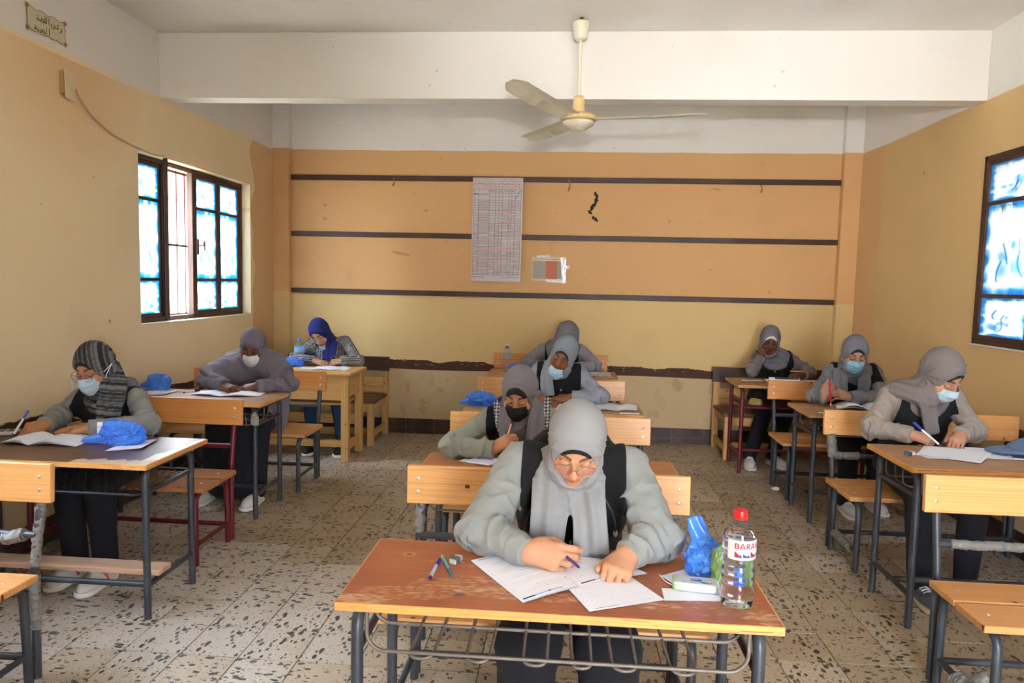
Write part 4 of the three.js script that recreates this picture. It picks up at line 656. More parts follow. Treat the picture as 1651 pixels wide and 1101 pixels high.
    if (S.hood) { const pts = [-0.9, -0.5, 0, 0.5, 0.9].map(a => add(add(add(mid, U, Math.sin(a * 1.6) * 0.105 * b), W, -0.055 - 0.05 * Math.cos(a * 1.4)), Vv, 0.045 - 0.03 * a * a)); const hf = (x, y, z) => { let d = 1e9; for (let i = 0; i < 4; i++) d = smin(d, seg(x, y, z, pts[i], pts[i + 1], 0.034, 0.034), 0.02); return d + 0.006 * N3(x * 22, y * 22, z * 22); }; mesh('hood', surface(hf, ...bounds(pts, 0.07), 0.007 * q), clothMat(S.hood, 0.92), vm); }
    if (S.zip) mesh('zip', pipe([front(0, 0.3), front(0, 0.45), front(0, 0.6)], 0.004, 0.02, 6), M.zip, vm);
    if (S.buttons) for (const t of S.buttons) mesh('button', move(new THREE.SphereGeometry(0.008, 10, 8), ...front(S.buttonU ?? 0, t, 0.028)), M.zip, vm);
    for (const z of S.pocketZips ?? []) mesh('pocket_zip', pipe([front(...z[0], 0.028), front(...z[1], 0.028)], 0.0038, 0.02, 6), M.zip, vm);
    for (const u of S.cords ?? []) { const k = mesh('drawstring', pipe([front(u * 0.9, 0.93, 0.03), front(u * 1.1, 0.85, 0.034), front(u * 1.25, 0.74, 0.034), front(u * 1.3, 0.62, 0.032)], 0.003, 0.02, 6), std(0x4a4a4c, 0.7), vm); mesh('toggle', move(new THREE.SphereGeometry(0.009, 10, 8).scale(0.9, 1.5, 0.9), ...front(u * 1.3, 0.6, 0.034)), std(u > 0 ? 0xe6e6e2 : 0x3a3a3c, 0.5), k); }
  }
  // headscarf
  const op = { y: -0.024, rx: 0.0695, ry: 0.102, ...(S.open ?? {}) }, drape = (S.drape ?? []).map(d => cloth(d.st.map(s => ({ ...s, p: r(s.p) })), d.amp, d.freq, d.ph));
  const nb = add(add(mid, Vv, S.neckUp ?? 0.02), W, 0.01), chest = S.chest ?? 0.15, cape = S.cape;
  const hijabF = (x, y, z) => {
    const p = toHead(x, y, z);
    let d = ell(p[0], p[1] - 0.026, p[2] + 0.018, 0.089, 0.117, 0.108);
    d = smin(d, ell(p[0], p[1] + 0.065, p[2] + 0.004, 0.0745, 0.085, 0.086), 0.035) * hs;
    const jaw = fromHead([0, -0.09, 0.0]); let wrap = seg(x, y, z, jaw, nb, 0.08 * hs, S.neckR ?? 0.092);
    const nk = sub([x, y, z], nb), fold = Math.sin(dot(nk, Vv) * 95 + Math.abs(dot(nk, U)) * 42 + N3(x * 10, y * 10, z * 10 + wob) * 3.2);
    wrap += (S.folds ?? 0.004) * fold;
    if (chest) { let c = trunk(x, y, z, 0.034) + 0.004 * Math.sin(dot(nk, U) * 46 + 2 * N3(x * 8, y * 8, z * 8)) + 0.003 * fold; if (cape) for (const a of arms) { c = smin(c, arm(x, y, z, 0.018, a, false), 0.05); c = smin(c, seg(x, y, z, add(nb, W, 0.01), mix(a[0], a[1], 0.85), 0.085, 0.08), 0.1); } c = smax(c, sph(x - nb[0] - W[0] * 0.04, y - nb[1], z - nb[2] - W[2] * 0.04, chest) + 0.02 * N3(x * 7, y * 7, z * 7 + wob), 0.02); wrap = smin(wrap, c, 0.03); }
    d = smin(d, wrap, 0.04);
    if (S.mantle) for (const m of S.mantle) d = smin(d, seg(x, y, z, fromHead([0, 0.02, -0.04]), add(add(add(mid, U, m[0]), Vv, m[1]), W, m[2]), 0.085, 0.05) + 0.004 * Math.sin(x * 60 + N3(x * 9, y * 9, z * 9) * 3), 0.06);
    const az = Math.atan2(p[1] - 0.0, p[2] + 0.03), sd = Math.abs(p[0]);
    d -= 0.004 * (1 - 2 * Math.abs(Math.sin(az * 5.5 + N3(x * 7 + wob, y * 7, z * 7) * 1.6 + sd * 12))) * sstep(0.03, 0.085, sd) * sstep(0.1, 0.02, p[1]) * sstep(-0.12, 0, p[1] + 0.1) + 0.0025 * N3(x * 12, y * 12 + wob, z * 12);
    const cut = ell(p[0], p[1] - op.y, p[2] - 0.13, op.rx, p[1] > op.y ? op.ry : op.rb ?? 0.09, 0.118) * hs;
    if (p[2] > 0) d -= 0.003 * Math.exp(-(((cut - 0.03 - 0.006 * N3(x * 9, y * 9, z * 9)) / 0.006) ** 2));
    d = smax(d, -cut, 0.007);
    for (const c of drape) d = smin(d, c(x, y, z), 0.02);
    return d;
  };
  const dp = (S.drape ?? []).flatMap(d => d.st.map(s => r(s.p)));
  const hb = bounds([hc, nb, ...dp], 0.16); if (cape) { hb[0] = hb[0].map((v, i) => Math.min(v, nb[i] - chest - 0.06)); hb[1] = hb[1].map((v, i) => Math.max(v, nb[i] + chest + 0.06)); }
  mesh('headscarf', surface(hijabF, ...hb, 0.0046 * q, S.scarfColor && ((x, y, z) => S.scarfColor(x, y, z, toHead(x, y, z)))), S.scarfColor ? vcloth : clothMat(S.scarf), o);
  if (S.cap) { const cf = (x, y, z) => { const p = toHead(x, y, z); let d = ell(p[0], p[1] - 0.03, p[2] + 0.014, 0.079, 0.1, 0.1045) * hs; d = smax(smax(d, -ell(p[0], p[1] - op.y - (S.capY ?? -0.014), p[2] - 0.13, op.rx - 0.004, op.ry, 0.12) * hs, 0.004), -(p[2] - 0.01) * hs, 0.004); return smax(d, (0.024 - p[1]) * hs, 0.004); }; mesh(S.capName ?? 'undercap', surface(cf, ...bounds([hc], 0.13), 0.0036 * q), clothMat(S.cap, 0.8), o); }
  for (const d of S.scarves ?? []) { const f = cloth(d.st.map(s => ({ ...s, p: r(s.p) })), d.amp ?? 0.003, d.freq ?? 60, 0); mesh('inner_scarf', surface(f, ...bounds(d.st.map(s => r(s.p)), 0.06), 0.0042, (x, y, z) => { const k = Math.floor((x + y) * 62) + Math.floor((y - x) * 62); return k & 1 ? [0.62, 0.6, 0.58] : [0.02, 0.02, 0.022]; }), vcloth, o); }
  if (S.mask) {
    const m = { dy: 0, dz: 0, top: -0.004, bot: -0.118, ...S.mask }, mf = (x, y, z) => { const p = toHead(x, y, z), yy = p[1] - m.dy, zz = p[2] - m.dz; const e = ell(p[0], yy + 0.046, zz - 0.022, 0.063, 0.084, 0.0935), nose = seg(p[0], yy, zz, [0, 0.0, 0.098], [0, -0.034, 0.112], 0.006, 0.006); let d = Math.abs(smin(e, nose, 0.03) + 0.0012 * Math.sin(yy * 190)) - 0.0022; d = smax(d, yy - m.top + 14 * p[0] * p[0] * (yy > -0.04 ? 0.35 : 0), 0.003); d = smax(d, m.bot - yy + 5 * p[0] * p[0], 0.003); d = smax(d, Math.abs(p[0]) - 0.061, 0.003); return smax(d, 0.018 - zz, 0.003) * hs; };
    const mm = mesh('face_mask', surface(mf, ...bounds([fromHead([0, -0.05 + m.dy, 0.06 + m.dz])], 0.1), 0.0026 * q), clothMat(m.color, 0.85), o);
    if (m.straps) for (const s of m.straps) for (const y of [-0.012, -0.085]) mesh('ear_loop', pipe([fromHead([s * 0.06, y + m.dy, 0.055]), fromHead([s * 0.083, 0.3 * y + 0.005 + m.dy * 0.5, 0.03]), fromHead([s * 0.099, 0.022, -0.012])], 0.0016, 0.01, 6), std(0xf2f2ee, 0.8), mm);
  }
  if (S.glasses) {
    const g = S.glasses, gy = g.y ?? -0.004, gz = g.z ?? 0.104, gl = new THREE.Group(); gl.name = 'glasses'; o.add(gl);
    const rim = (s) => Array.from({ length: 29 }, (_, i) => { const a = i / 28 * Math.PI * 2, p = Math.pow(Math.abs(Math.cos(a)), 0.8) * Math.sign(Math.cos(a)); return fromHead([s * 0.0335 + p * 0.0265, gy + Math.sin(a) * 0.0195, gz - 4.5 * (s * 0.0335 + p * 0.0265) ** 2]); });
    const fr = []; for (const s of [-1, 1]) { fr.push(pipe(rim(s), g.r ?? 0.0012, 0.001, 6)); fr.push(pipe([fromHead([s * 0.06, gy + 0.006, gz - 0.0165]), fromHead([s * 0.0715, gy + 0.01, gz - 0.035]), fromHead([s * 0.078, gy + 0.018, -0.01])], 0.0014, 0.006, 6)); }
    fr.push(pipe([fromHead([-0.008, gy + 0.004, gz]), fromHead([0, gy + 0.008, gz + 0.002]), fromHead([0.008, gy + 0.004, gz])], 0.0013, 0.004, 6)); mesh('glasses_frame', fr, M.gold, gl);
    for (const s of [-1, 1]) { const R = rim(s), pos = [], idx = [], c = fromHead([s * 0.0335, gy, gz - 4.5 * 0.0335 ** 2 + 0.001]); pos.push(...c); R.forEach(p => pos.push(...p)); for (let i = 1; i < R.length; i++) idx.push(0, i, i + 1); const lg = new THREE.BufferGeometry(); lg.setAttribute('position', new THREE.Float32BufferAttribute(pos, 3)); lg.setIndex(idx); lg.computeVertexNormals(); mesh('lens', lg, M.lens, gl); }
  }

  return { o, base, fromHead, hands: Object.fromEntries(handsOf.map(h => [h.w === wrR ? 'R' : 'L', h])) };
}

const VEST = 0x08090c;
const girl = {};
girl.c1 = makePerson({ label: 'girl in pale grey headscarf and clear glasses bent over the nearest desk', fine: true, build: 1.14, sleeve: 1.16,
  pel: [0.035, 0.55, -2.56], shR: [-0.142, 0.985, -2.37], shL: [0.222, 0.982, -2.37], elR: [-0.25, 0.812, -2.2], elL: [0.305, 0.815, -2.2], wrR: [-0.1, 0.797, -2.075], wrL: [0.21, 0.795, -2.1],
  handR: { dir: [0.95, -0.02, 0.3], up: [-0.3, 0.42, 0.86], pose: 'pinch', size: 1.13 }, handL: { dir: [-0.42, -0.14, 0.9], up: [0.1, 1, 0.25], pose: 'fist', size: 1.13 },
  head: [0.045, 1.098, -2.2], yaw: -4, pitch: 37, roll: -6, skin: '#d8a07a', shirt: 0xa4a6a1, vest: VEST, hood: 0x17181d, zip: true, cords: [-0.115, 0.115], pocketZips: [[[-0.12, 0.42], [-0.09, 0.4]], [[0.085, 0.66], [0.09, 0.4]]], armhole: 0.15,
  trousers: 0x101119, legs: 1.35, kneeR: [-0.085, 0.5, -2.08], kneeL: [0.155, 0.5, -2.08], ankR: [-0.1, 0.09, -2.12], ankL: [0.17, 0.09, -2.12], shoes: 0x30302f,
  scarf: 0xa6a6a6, cap: 0x0c0c0e, glasses: { y: 0.001, z: 0.108 }, headSize: 1.02, chest: 0, neckR: 0.07, folds: 0.003,
  drape: [{ amp: 0.007, freq: 64, st: [{ p: [-0.03, 1.05, -2.33], n: [-0.5, 0.4, 1], w: 0.06, t: 0.012 }, { p: [-0.025, 0.965, -2.265], n: [-0.15, 0.3, 1], w: 0.066, t: 0.01 }, { p: [-0.034, 0.87, -2.205], n: [0, 0.15, 1], w: 0.056, t: 0.009 }, { p: [-0.042, 0.765, -2.18], n: [0, 0.1, 1], w: 0.052, t: 0.008 }] },
    { amp: 0.007, freq: 70, ph: 1, st: [{ p: [0.095, 1.05, -2.33], n: [0.5, 0.4, 1], w: 0.06, t: 0.012 }, { p: [0.082, 0.96, -2.262], n: [0.15, 0.3, 1], w: 0.058, t: 0.01 }, { p: [0.093, 0.87, -2.2], n: [0, 0.15, 1], w: 0.05, t: 0.009 }, { p: [0.1, 0.765, -2.165], n: [0, 0.1, 1], w: 0.054, t: 0.008 }] }] });
girl.c2 = makePerson({ label: 'girl in black face mask and dark grey headscarf holding a pencil to her mouth', pel: [-0.23, 0.55, -3.8], shR: [-0.385, 0.885, -3.63], shL: [-0.075, 0.9, -3.64], elR: [-0.535, 0.795, -3.38], elL: [0.04, 0.8, -3.5], wrR: [-0.335, 0.795, -3.35], wrL: [-0.06, 0.79, -3.38],
  handR: { dir: [0.75, 0.55, 0.15], up: [-0.5, 0.6, 0.6], pose: 'pen' }, handL: { dir: [-0.8, -0.1, 0.5], up: [0, 1, 0.2], pose: 'rest' }, head: [-0.222, 1.035, -3.57], yaw: -10, pitch: 27, roll: -3, skin: '#c98f6b', shirt: 0x939588, vest: VEST, hood: 0x17181d,
  trousers: 0x14151c, scarf: 0x787376, cap: 0x0d0c0c, capName: 'hair', capY: -0.034, open: { y: -0.012, ry: 0.108 }, mask: { color: 0x0e0e10, dy: 0.002 }, chest: 0.12,
  drape: [{ st: [{ p: [-0.115, 1.0, -3.56], n: [0.4, 0.1, 1], w: 0.035 }, { p: [-0.13, 0.92, -3.51], n: [0.2, 0.2, 1], w: 0.04 }, { p: [-0.14, 0.8, -3.5], n: [0, 0.2, 1], w: 0.04 }] }, { st: [{ p: [-0.3, 0.96, -3.55], n: [-0.4, 0.1, 1], w: 0.03 }, { p: [-0.288, 0.88, -3.51], n: [-0.2, 0.2, 1], w: 0.032 }, { p: [-0.27, 0.79, -3.5], n: [0, 0.2, 1], w: 0.035 }] }],
  scarves: [{ st: [{ p: [-0.08, 1.02, -3.57], n: [0.5, 0.1, 1], w: 0.014 }, { p: [-0.083, 0.93, -3.535], n: [0.3, 0.2, 1], w: 0.017 }, { p: [-0.105, 0.84, -3.51], n: [0.1, 0.2, 1], w: 0.016 }] }, { st: [{ p: [-0.335, 0.99, -3.57], n: [-0.5, 0.1, 1], w: 0.012 }, { p: [-0.328, 0.92, -3.54], n: [-0.3, 0.2, 1], w: 0.014 }, { p: [-0.312, 0.85, -3.53], n: [0, 0.2, 1], w: 0.012 }] }] });
girl.c3 = makePerson({ label: 'girl with tilted head whose light blue mask hangs under her chin', pel: [-0.03, 0.55, -5.3], shR: [-0.185, 0.955, -5.19], shL: [0.11, 0.945, -5.19], elR: [-0.33, 0.8, -5.05], elL: [0.265, 0.8, -5.03], wrR: [-0.17, 0.8, -4.95], wrL: [0.07, 0.795, -5.03],
  handR: { dir: [0.6, -0.1, 0.7], up: [0, 1, 0.2], pose: 'rest' }, handL: { dir: [-1, -0.06, 0.18], up: [0, 1, 0.25], pose: 'flat', size: 1.05 }, head: [-0.012, 1.085, -5.07], yaw: -16, pitch: 20, roll: -24, skin: '#93603f', shirt: 0x8f919b, vest: VEST, buttons: [0.8, 0.62, 0.45], pocketZips: [[[0.04, 0.6], [0.115, 0.72]]],
  trousers: 0x14151c, scarf: 0x868c93, cap: 0x0d0d10, mask: { color: 0xbfd6e6, dy: -0.052, dz: -0.01 }, chest: 0.06, drape: [{ st: [{ p: [-0.1, 1.03, -5.1], n: [-0.4, 0.1, 1], w: 0.04, t: 0.01 }, { p: [-0.125, 0.93, -5.04], n: [-0.2, 0.1, 1], w: 0.042 }, { p: [-0.11, 0.8, -5.02], n: [0, 0.1, 1], w: 0.045 }] }] });
girl.c4 = makePerson({ label: 'girl in grey headscarf bowed so far that only the scarf shows, by the back wall', pel: [-0.02, 0.55, -6.94], shR: [-0.215, 0.95, -6.86], shL: [0.16, 0.955, -6.86], elR: [-0.37, 0.835, -6.72], elL: [0.3, 0.83, -6.72], wrR: [-0.15, 0.82, -6.6], wrL: [0.1, 0.82, -6.6],
  handR: { dir: [0.8, -0.1, 0.5], up: [0, 1, 0], pose: 'pen' }, handL: { dir: [-0.8, -0.1, 0.5], up: [0, 1, 0], pose: 'rest' }, head: [0.02, 1.09, -6.71], yaw: 8, pitch: 58, roll: -4, skin: '#a97c5e', shirt: 0x8f8c94, vest: VEST, trousers: 0x14151c, scarf: 0x7a787c, hidden: true, chest: 0.16, neckR: 0.1, mantle: [[-0.09, 0.01, 0.0], [0.1, 0.01, 0.0]] });
const stripe = (k) => { const s = 1.2 * Math.sin(k) + 0.9 * Math.sin(k * 2.3 + 1); return s > 0.75 ? [0.016, 0.016, 0.018] : s > 0.1 ? [0.1, 0.1, 0.1] : s > -0.9 ? [0.2, 0.2, 0.195] : [0.05, 0.05, 0.052]; };
girl.l1 = makePerson({ label: 'girl in black and grey striped headscarf and thin gold glasses', pel: [-2.52, 0.55, -3.92], shR: [-2.69, 0.895, -3.77], shL: [-2.35, 0.905, -3.74], elR: [-2.74, 0.8, -3.62], elL: [-2.21, 0.8, -3.6], wrR: [-2.7, 0.8, -3.5], wrL: [-2.43, 0.795, -3.46],
  handR: { dir: [-0.55, -0.05, 0.8], up: [0.3, 0.8, 0.4], pose: 'pen' }, handL: { dir: [-1, -0.04, 0.12], up: [0, 1, 0.3], pose: 'flat' }, head: [-2.505, 1.085, -3.61], yaw: -4, pitch: 20, roll: 4, skin: '#c0885f', shirt: 0x8e8f89, vest: VEST, hood: 0x6f6f7c, buttons: [0.8, 0.62, 0.45], buttonU: -0.03, folds: 0.006,
  trousers: 0x101119, kneeR: [-2.6, 0.5, -3.5], kneeL: [-2.4, 0.5, -3.48], ankR: [-2.53, 0.09, -3.46], ankL: [-2.34, 0.09, -3.42], shoes: 0xd9d4cc, laces: 0xeae6e0, mark: 0xd06a30, cap: 0x0d0d10, mask: { color: 0xb9d0da, straps: [-1, 1] }, glasses: { y: -0.002, z: 0.112 }, neckR: 0.085, chest: 0.1,
  scarfColor: (x, y, z, p) => p[1] > -0.03 && p[2] > -0.055 ? stripe(p[0] * 78 - p[2] * 40 + 3) : stripe(y * 112 + p[0] * 14),
  drape: [{ amp: 0.006, st: [{ p: [-2.44, 1.1, -3.67], n: [0.7, 0.1, 1], w: 0.03, t: 0.014 }, { p: [-2.385, 1.0, -3.6], n: [0.4, 0.1, 1], w: 0.055, t: 0.014 }, { p: [-2.39, 0.89, -3.55], n: [0.3, 0.15, 1], w: 0.06, t: 0.01 }, { p: [-2.4, 0.79, -3.55], n: [0.2, 0.1, 1], w: 0.05, t: 0.01 }] }] });
girl.l2 = makePerson({ label: 'girl in mauve grey cape scarf and white face mask under the left window', pel: [-2.36, 0.55, -5.37], shR: [-2.525, 0.94, -5.25], shL: [-2.2, 0.945, -5.25], elR: [-2.62, 0.825, -5.0], elL: [-1.975, 0.825, -5.0], wrR: [-2.395, 0.825, -4.82], wrL: [-2.155, 0.825, -4.85],
  handR: { dir: [0.8, -0.12, 0.45], up: [0, 1, 0.35], pose: 'rest' }, handL: { dir: [-1, -0.08, 0.12], up: [0, 1, 0.3], pose: 'rest' }, head: [-2.31, 1.068, -5.11], yaw: 10, pitch: 24, roll: -2, skin: '#7d4f38', shirt: 0x746d76, trousers: 0x14161f, skirt: 1.15, kneeR: [-2.5, 0.5, -4.95], kneeL: [-2.2, 0.5, -4.95], ankR: [-2.5, 0.09, -4.82], ankL: [-2.14, 0.09, -4.78], shoes: 0xdcd8d2,
  scarf: 0x746d76, cap: 0x6a6268, mask: { color: 0xe9e9e4 }, cape: true, chest: 0.36, neckR: 0.1, folds: 0.002, drape: [{ amp: 0.008, freq: 34, st: [{ p: [-2.12, 0.82, -5.2], n: [0.5, 0, 1], w: 0.07, t: 0.01 }, { p: [-2.12, 0.62, -5.12], n: [0.5, 0, 1], w: 0.075, t: 0.01 }, { p: [-2.13, 0.47, -5.13], n: [0.5, 0, 1], w: 0.06, t: 0.01 }] }] });
girl.l3 = makePerson({ label: 'girl in royal blue headscarf and striped shirt bent over the pale wooden desk', pel: [-2.27, 0.53, -6.87], shR: [-2.43, 0.945, -6.68], shL: [-2.1, 0.985, -6.68], elR: [-2.52, 0.835, -6.48], elL: [-1.93, 0.835, -6.5], wrR: [-2.31, 0.835, -6.38], wrL: [-2.05, 0.835, -6.4],
  handR: { dir: [1, -0.1, 0.3], up: [0, 1, 0.3], pose: 'rest' }, handL: { dir: [-0.95, -0.08, 0.3], up: [0, 0.9, 0.5], pose: 'pen' }, head: [-2.295, 1.075, -6.52], yaw: -2, pitch: 40, roll: 14, skin: '#c99676', shirt: 0xb0ada6, shirtColor: (x, y, z, f) => { const p = [x, y, z]; let k = dot(sub(p, f.mid), f.U), best = 0.085; for (const [a, e, w] of f.arms) for (const [m, n] of [[a, e], [e, w]]) { const d = seg(x, y, z, m, n, 0, 0); if (d < best) { best = d; k = dot(sub(p, m), unit(cross(unit(sub(n, m)), [0.3, 0, 1]))); } } return Math.sin(k * 360) > 0.1 ? [0.05, 0.047, 0.044] : [0.44, 0.42, 0.39]; },
  trousers: 0x2a4a70, ankR: [-2.28, 0.09, -6.3], ankL: [-2.0, 0.09, -6.3], kneeR: [-2.36, 0.5, -6.45], kneeL: [-2.1, 0.5, -6.45], shoes: 0x151515, scarf: 0x1d2670, mask: { color: 0xa8cfe6, dy: -0.07, dz: -0.02 }, chest: 0.1, neckR: 0.085, drape: [{ st: [{ p: [-2.2, 1.0, -6.56], n: [0.2, 0, 1], w: 0.06, t: 0.012 }, { p: [-2.21, 0.92, -6.53], n: [0, 0.1, 1], w: 0.06, t: 0.01 }, { p: [-2.22, 0.83, -6.52], n: [0, 0.1, 1], w: 0.05, t: 0.01 }] }] });
girl.r1 = makePerson({ label: 'girl in taupe headscarf and pale blue mask writing under the right window', build: 1.02, pel: [2.05, 0.56, -4.33], shR: [1.85, 1.0, -4.17], shL: [2.2, 1.005, -4.2], elR: [1.7, 0.845, -4.02], elL: [2.24, 0.845, -4.02], wrR: [1.835, 0.84, -3.88], wrL: [2.12, 0.84, -3.92],
  handR: { dir: [0.93, -0.12, 0.3], up: [-0.1, 0.85, 0.5], pose: 'pen' }, handL: { dir: [-0.62, -0.16, 0.75], up: [0, 1, 0.2], pose: 'fist' }, head: [2.06, 1.145, -4.04], yaw: 26, pitch: 36, roll: 10, headSize: 1.1, skin: '#cf9c80', shirt: 0xa0968d, vest: 0x14151b, pocketZips: [[[-0.09, 0.62], [-0.06, 0.615]]], armhole: 0.145,
  trousers: 0x0f1018, kneeR: [1.9, 0.52, -3.86], kneeL: [2.18, 0.52, -3.86], ankR: [1.87, 0.09, -3.74], ankL: [2.15, 0.09, -3.84], shoes: 0x4a4b50, sole: 0xb9a98a, laces: 0xdcdcdc, scarf: 0x7e7673, cap: 0x101013, mask: { color: 0xc4dbe4 }, chest: 0.125, neckR: 0.095, folds: 0.007,
  drape: [{ amp: 0.007, freq: 60, st: [{ p: [2.03, 1.02, -4.02], n: [-0.2, 0.5, 1], w: 0.05, t: 0.014 }, { p: [1.95, 1.04, -4.06], n: [-0.3, 0.7, 0.8], w: 0.06, t: 0.014 }, { p: [1.87, 1.06, -4.15], n: [-0.4, 0.9, 0.4], w: 0.065, t: 0.014 }, { p: [1.845, 1.01, -4.26], n: [-0.6, 0.6, -0.2], w: 0.06, t: 0.012 }] }, { amp: 0.006, st: [{ p: [1.99, 1.06, -4.06], n: [-0.1, 0.2, 1], w: 0.045, t: 0.016 }, { p: [1.99, 0.96, -4.02], n: [-0.1, 0.1, 1], w: 0.038, t: 0.01 }, { p: [2.01, 0.83, -4.0], n: [0, 0.1, 1], w: 0.035, t: 0.01 }] }] });
girl.r2 = makePerson({ label: 'girl in slate grey headscarf and bright blue mask holding an upright red pen', pel: [2.19, 0.55, -5.7], shR: [2.035, 0.97, -5.58], shL: [2.35, 0.975, -5.58], elR: [1.855, 0.82, -5.36], elL: [2.32, 0.82, -5.34], wrR: [1.86, 0.825, -5.22], wrL: [2.06, 0.825, -5.26],
  handR: { dir: [0.15, 0.7, 0.25], up: [-0.6, 0.1, 0.75], pose: 'pen' }, handL: { dir: [-0.9, 0.25, 0.2], up: [0, 0.7, 0.7], pose: 'rest' }, head: [2.135, 1.12, -5.42], yaw: -8, pitch: 20, roll: -3, skin: '#c3957a', shirt: 0x808084, vest: VEST, trousers: 0x101119, ankR: [2.04, 0.09, -5.18], ankL: [2.28, 0.09, -5.3], kneeR: [2.08, 0.5, -5.28], kneeL: [2.3, 0.5, -5.28], shoes: 0xd6d3ce, laces: 0xeeeae4,
  scarf: 0x74757c, cap: 0x111115, mask: { color: 0x9bd0ea }, chest: 0.12, neckR: 0.095, folds: 0.011, drape: [{ st: [{ p: [2.05, 1.0, -5.46], n: [-0.3, 0.1, 1], w: 0.045, t: 0.012 }, { p: [2.04, 0.9, -5.41], n: [0, 0.1, 1], w: 0.05, t: 0.01 }, { p: [2.05, 0.8, -5.4], n: [0, 0.1, 1], w: 0.05 }] }, { st: [{ p: [2.22, 1.0, -5.46], n: [0.3, 0.1, 1], w: 0.045, t: 0.012 }, { p: [2.215, 0.91, -5.41], n: [0, 0.1, 1], w: 0.045, t: 0.01 }, { p: [2.2, 0.82, -5.4], n: [0, 0.1, 1], w: 0.04 }] }] });
girl.r3 = makePerson({ label: 'girl in the right back corner resting her cheek on her hand', pel: [1.96, 0.53, -6.96], shR: [1.82, 0.935, -6.88], shL: [2.105, 0.94, -6.88], elR: [1.715, 0.835, -6.63], elL: [2.24, 0.835, -6.66], wrR: [1.8, 0.945, -6.69], wrL: [2.14, 0.83, -6.52],
  handR: { dir: [0.15, 0.95, -0.05], up: [-0.7, 0.1, 0.6], pose: 'fist' }, handL: { dir: [-0.85, -0.02, 0.4], up: [0, 0.8, 0.6], pose: 'pen' }, head: [1.895, 1.105, -6.76], yaw: -10, pitch: 18, roll: -4, skin: '#6b412b', shirt: 0x78736f, vest: VEST, buttons: [0.78, 0.6], trousers: 0x0d0e14, ankR: [1.68, 0.09, -6.45], ankL: [1.9, 0.09, -6.5], kneeR: [1.82, 0.5, -6.52], kneeL: [2.02, 0.5, -6.55], footR: [-0.15, 0, 1], footL: [0.35, 0, 1], shoes: 0xd8d5cf, laces: 0xeeeae4,
  scarf: 0x74727a, cap: 0xd8d6d2, chest: 0.14, neckR: 0.09, folds: 0.006 });

// ---------------------------------------------------------------- papers
const scribble = (c, x, y, w, h, col, r, dense = 1) => { // a run of small joined handwriting, right to left
  c.strokeStyle = col; c.lineWidth = Math.max(0.9, h * 0.17); c.lineCap = 'round'; let q = x + w;
  while (q > x) { const l = h * (0.5 + r() * 1.6) * dense; c.beginPath(); c.moveTo(q, y); const n = 2 + Math.floor(r() * 3); for (let i = 1; i <= n; i++) c.quadraticCurveTo(q - l * (i - 0.5) / n, y + (r() - 0.65) * h, q - l * i / n, y + (r() - 0.5) * h * 0.3); c.stroke(); if (r() < 0.6) c.fillRect(q - l * r(), y + (r() < 0.5 ? -0.55 : 0.4) * h, h * 0.14, h * 0.14); q -= l + h * (0.25 + r() * 0.3); }
};
const page = (seed, kind) => texture(512, 724, (c, w, h) => {
  const r = mulberry(seed); c.fillStyle = kind === 'grey' ? 'rgb(226,226,230)' : 'rgb(244,245,250)'; c.fillRect(0, 0, w, h); c.fillStyle = '#333';
  if (kind === 'form' || kind === 'form2') {
    c.fillStyle = 'rgba(120,170,225,.75)'; c.fillRect(40, 22, w - 80, 12); c.fillStyle = 'rgba(70,90,120,.9)'; c.fillRect(w / 2 - 14, 18, 28, 20); c.strokeStyle = 'rgba(150,170,200,.5)'; c.lineWidth = 2; c.strokeRect(26, 46, w - 52, h - 100);
    for (let i = 0; i < 5; i++) { c.fillStyle = 'rgba(90,140,220,.7)'; c.beginPath(); c.arc(w - 48, 90 + i * 118, 9, 0, 6.3); c.fill(); c.fillStyle = '#555'; scribble(c, 200, 92 + i * 118, w - 280, 9, 'rgba(70,74,84,.7)', r); for (let k = 1; k < 4; k++) { if (r() < 0.55) scribble(c, 60 + r() * 120, 92 + i * 118 + k * 25, w - 170 - r() * 160, 8, 'rgba(90,94,110,.55)', r); c.strokeStyle = 'rgba(120,124,136,.35)'; c.setLineDash([3, 4]); c.beginPath(); c.moveTo(46, 98 + i * 118 + k * 25); c.lineTo(w - 60, 98 + i * 118 + k * 25); c.stroke(); c.setLineDash([]); } }
    c.fillStyle = 'rgba(120,170,225,.8)'; c.fillRect(120, h - 40, w - 260, 11); c.fillStyle = 'rgb(50,54,64)'; c.fillRect(24, h - 42, 104, 15); c.fillStyle = 'rgb(30,30,36)'; c.fillRect(w / 2 - 8, h - 44, 16, 16);
  } else if (kind === 'grid') { c.strokeStyle = 'rgba(60,64,80,.6)'; c.lineWidth = 2; c.strokeRect(40, 60, w - 80, h - 130); for (let i = 1; i < 6; i++) { c.strokeRect(40, 60 + i * 95, w - 80, 1); } for (let i = 0; i < 6; i++) { c.strokeRect(70, 76 + i * 95, 60, 56); scribble(c, 160, 105 + i * 95, 280, 12, 'rgba(60,60,72,.6)', r); } }
  else if (kind !== 'plain') { for (let i = 0; i < 22; i++) scribble(c, 40 + r() * 100, 60 + i * 29, w - 100 - r() * 110, 9, `rgba(80,84,100,${0.35 + r() * 0.3})`, r); c.fillStyle = '#333'; c.fillRect(50, h - 56, 160, 8); }
  pixelNoise(c, w, h, 5, r);
});
const P = Object.fromEntries([['form', 'form'], ['form2', 'form2'], ['lines', 'lines'], ['grid', 'grid'], ['plain', 'plain'], ['grey', 'grey']].map(([k, kind], i) => [k, std(0xfafafc, 0.8, { map: page(200 + i, kind) })]));
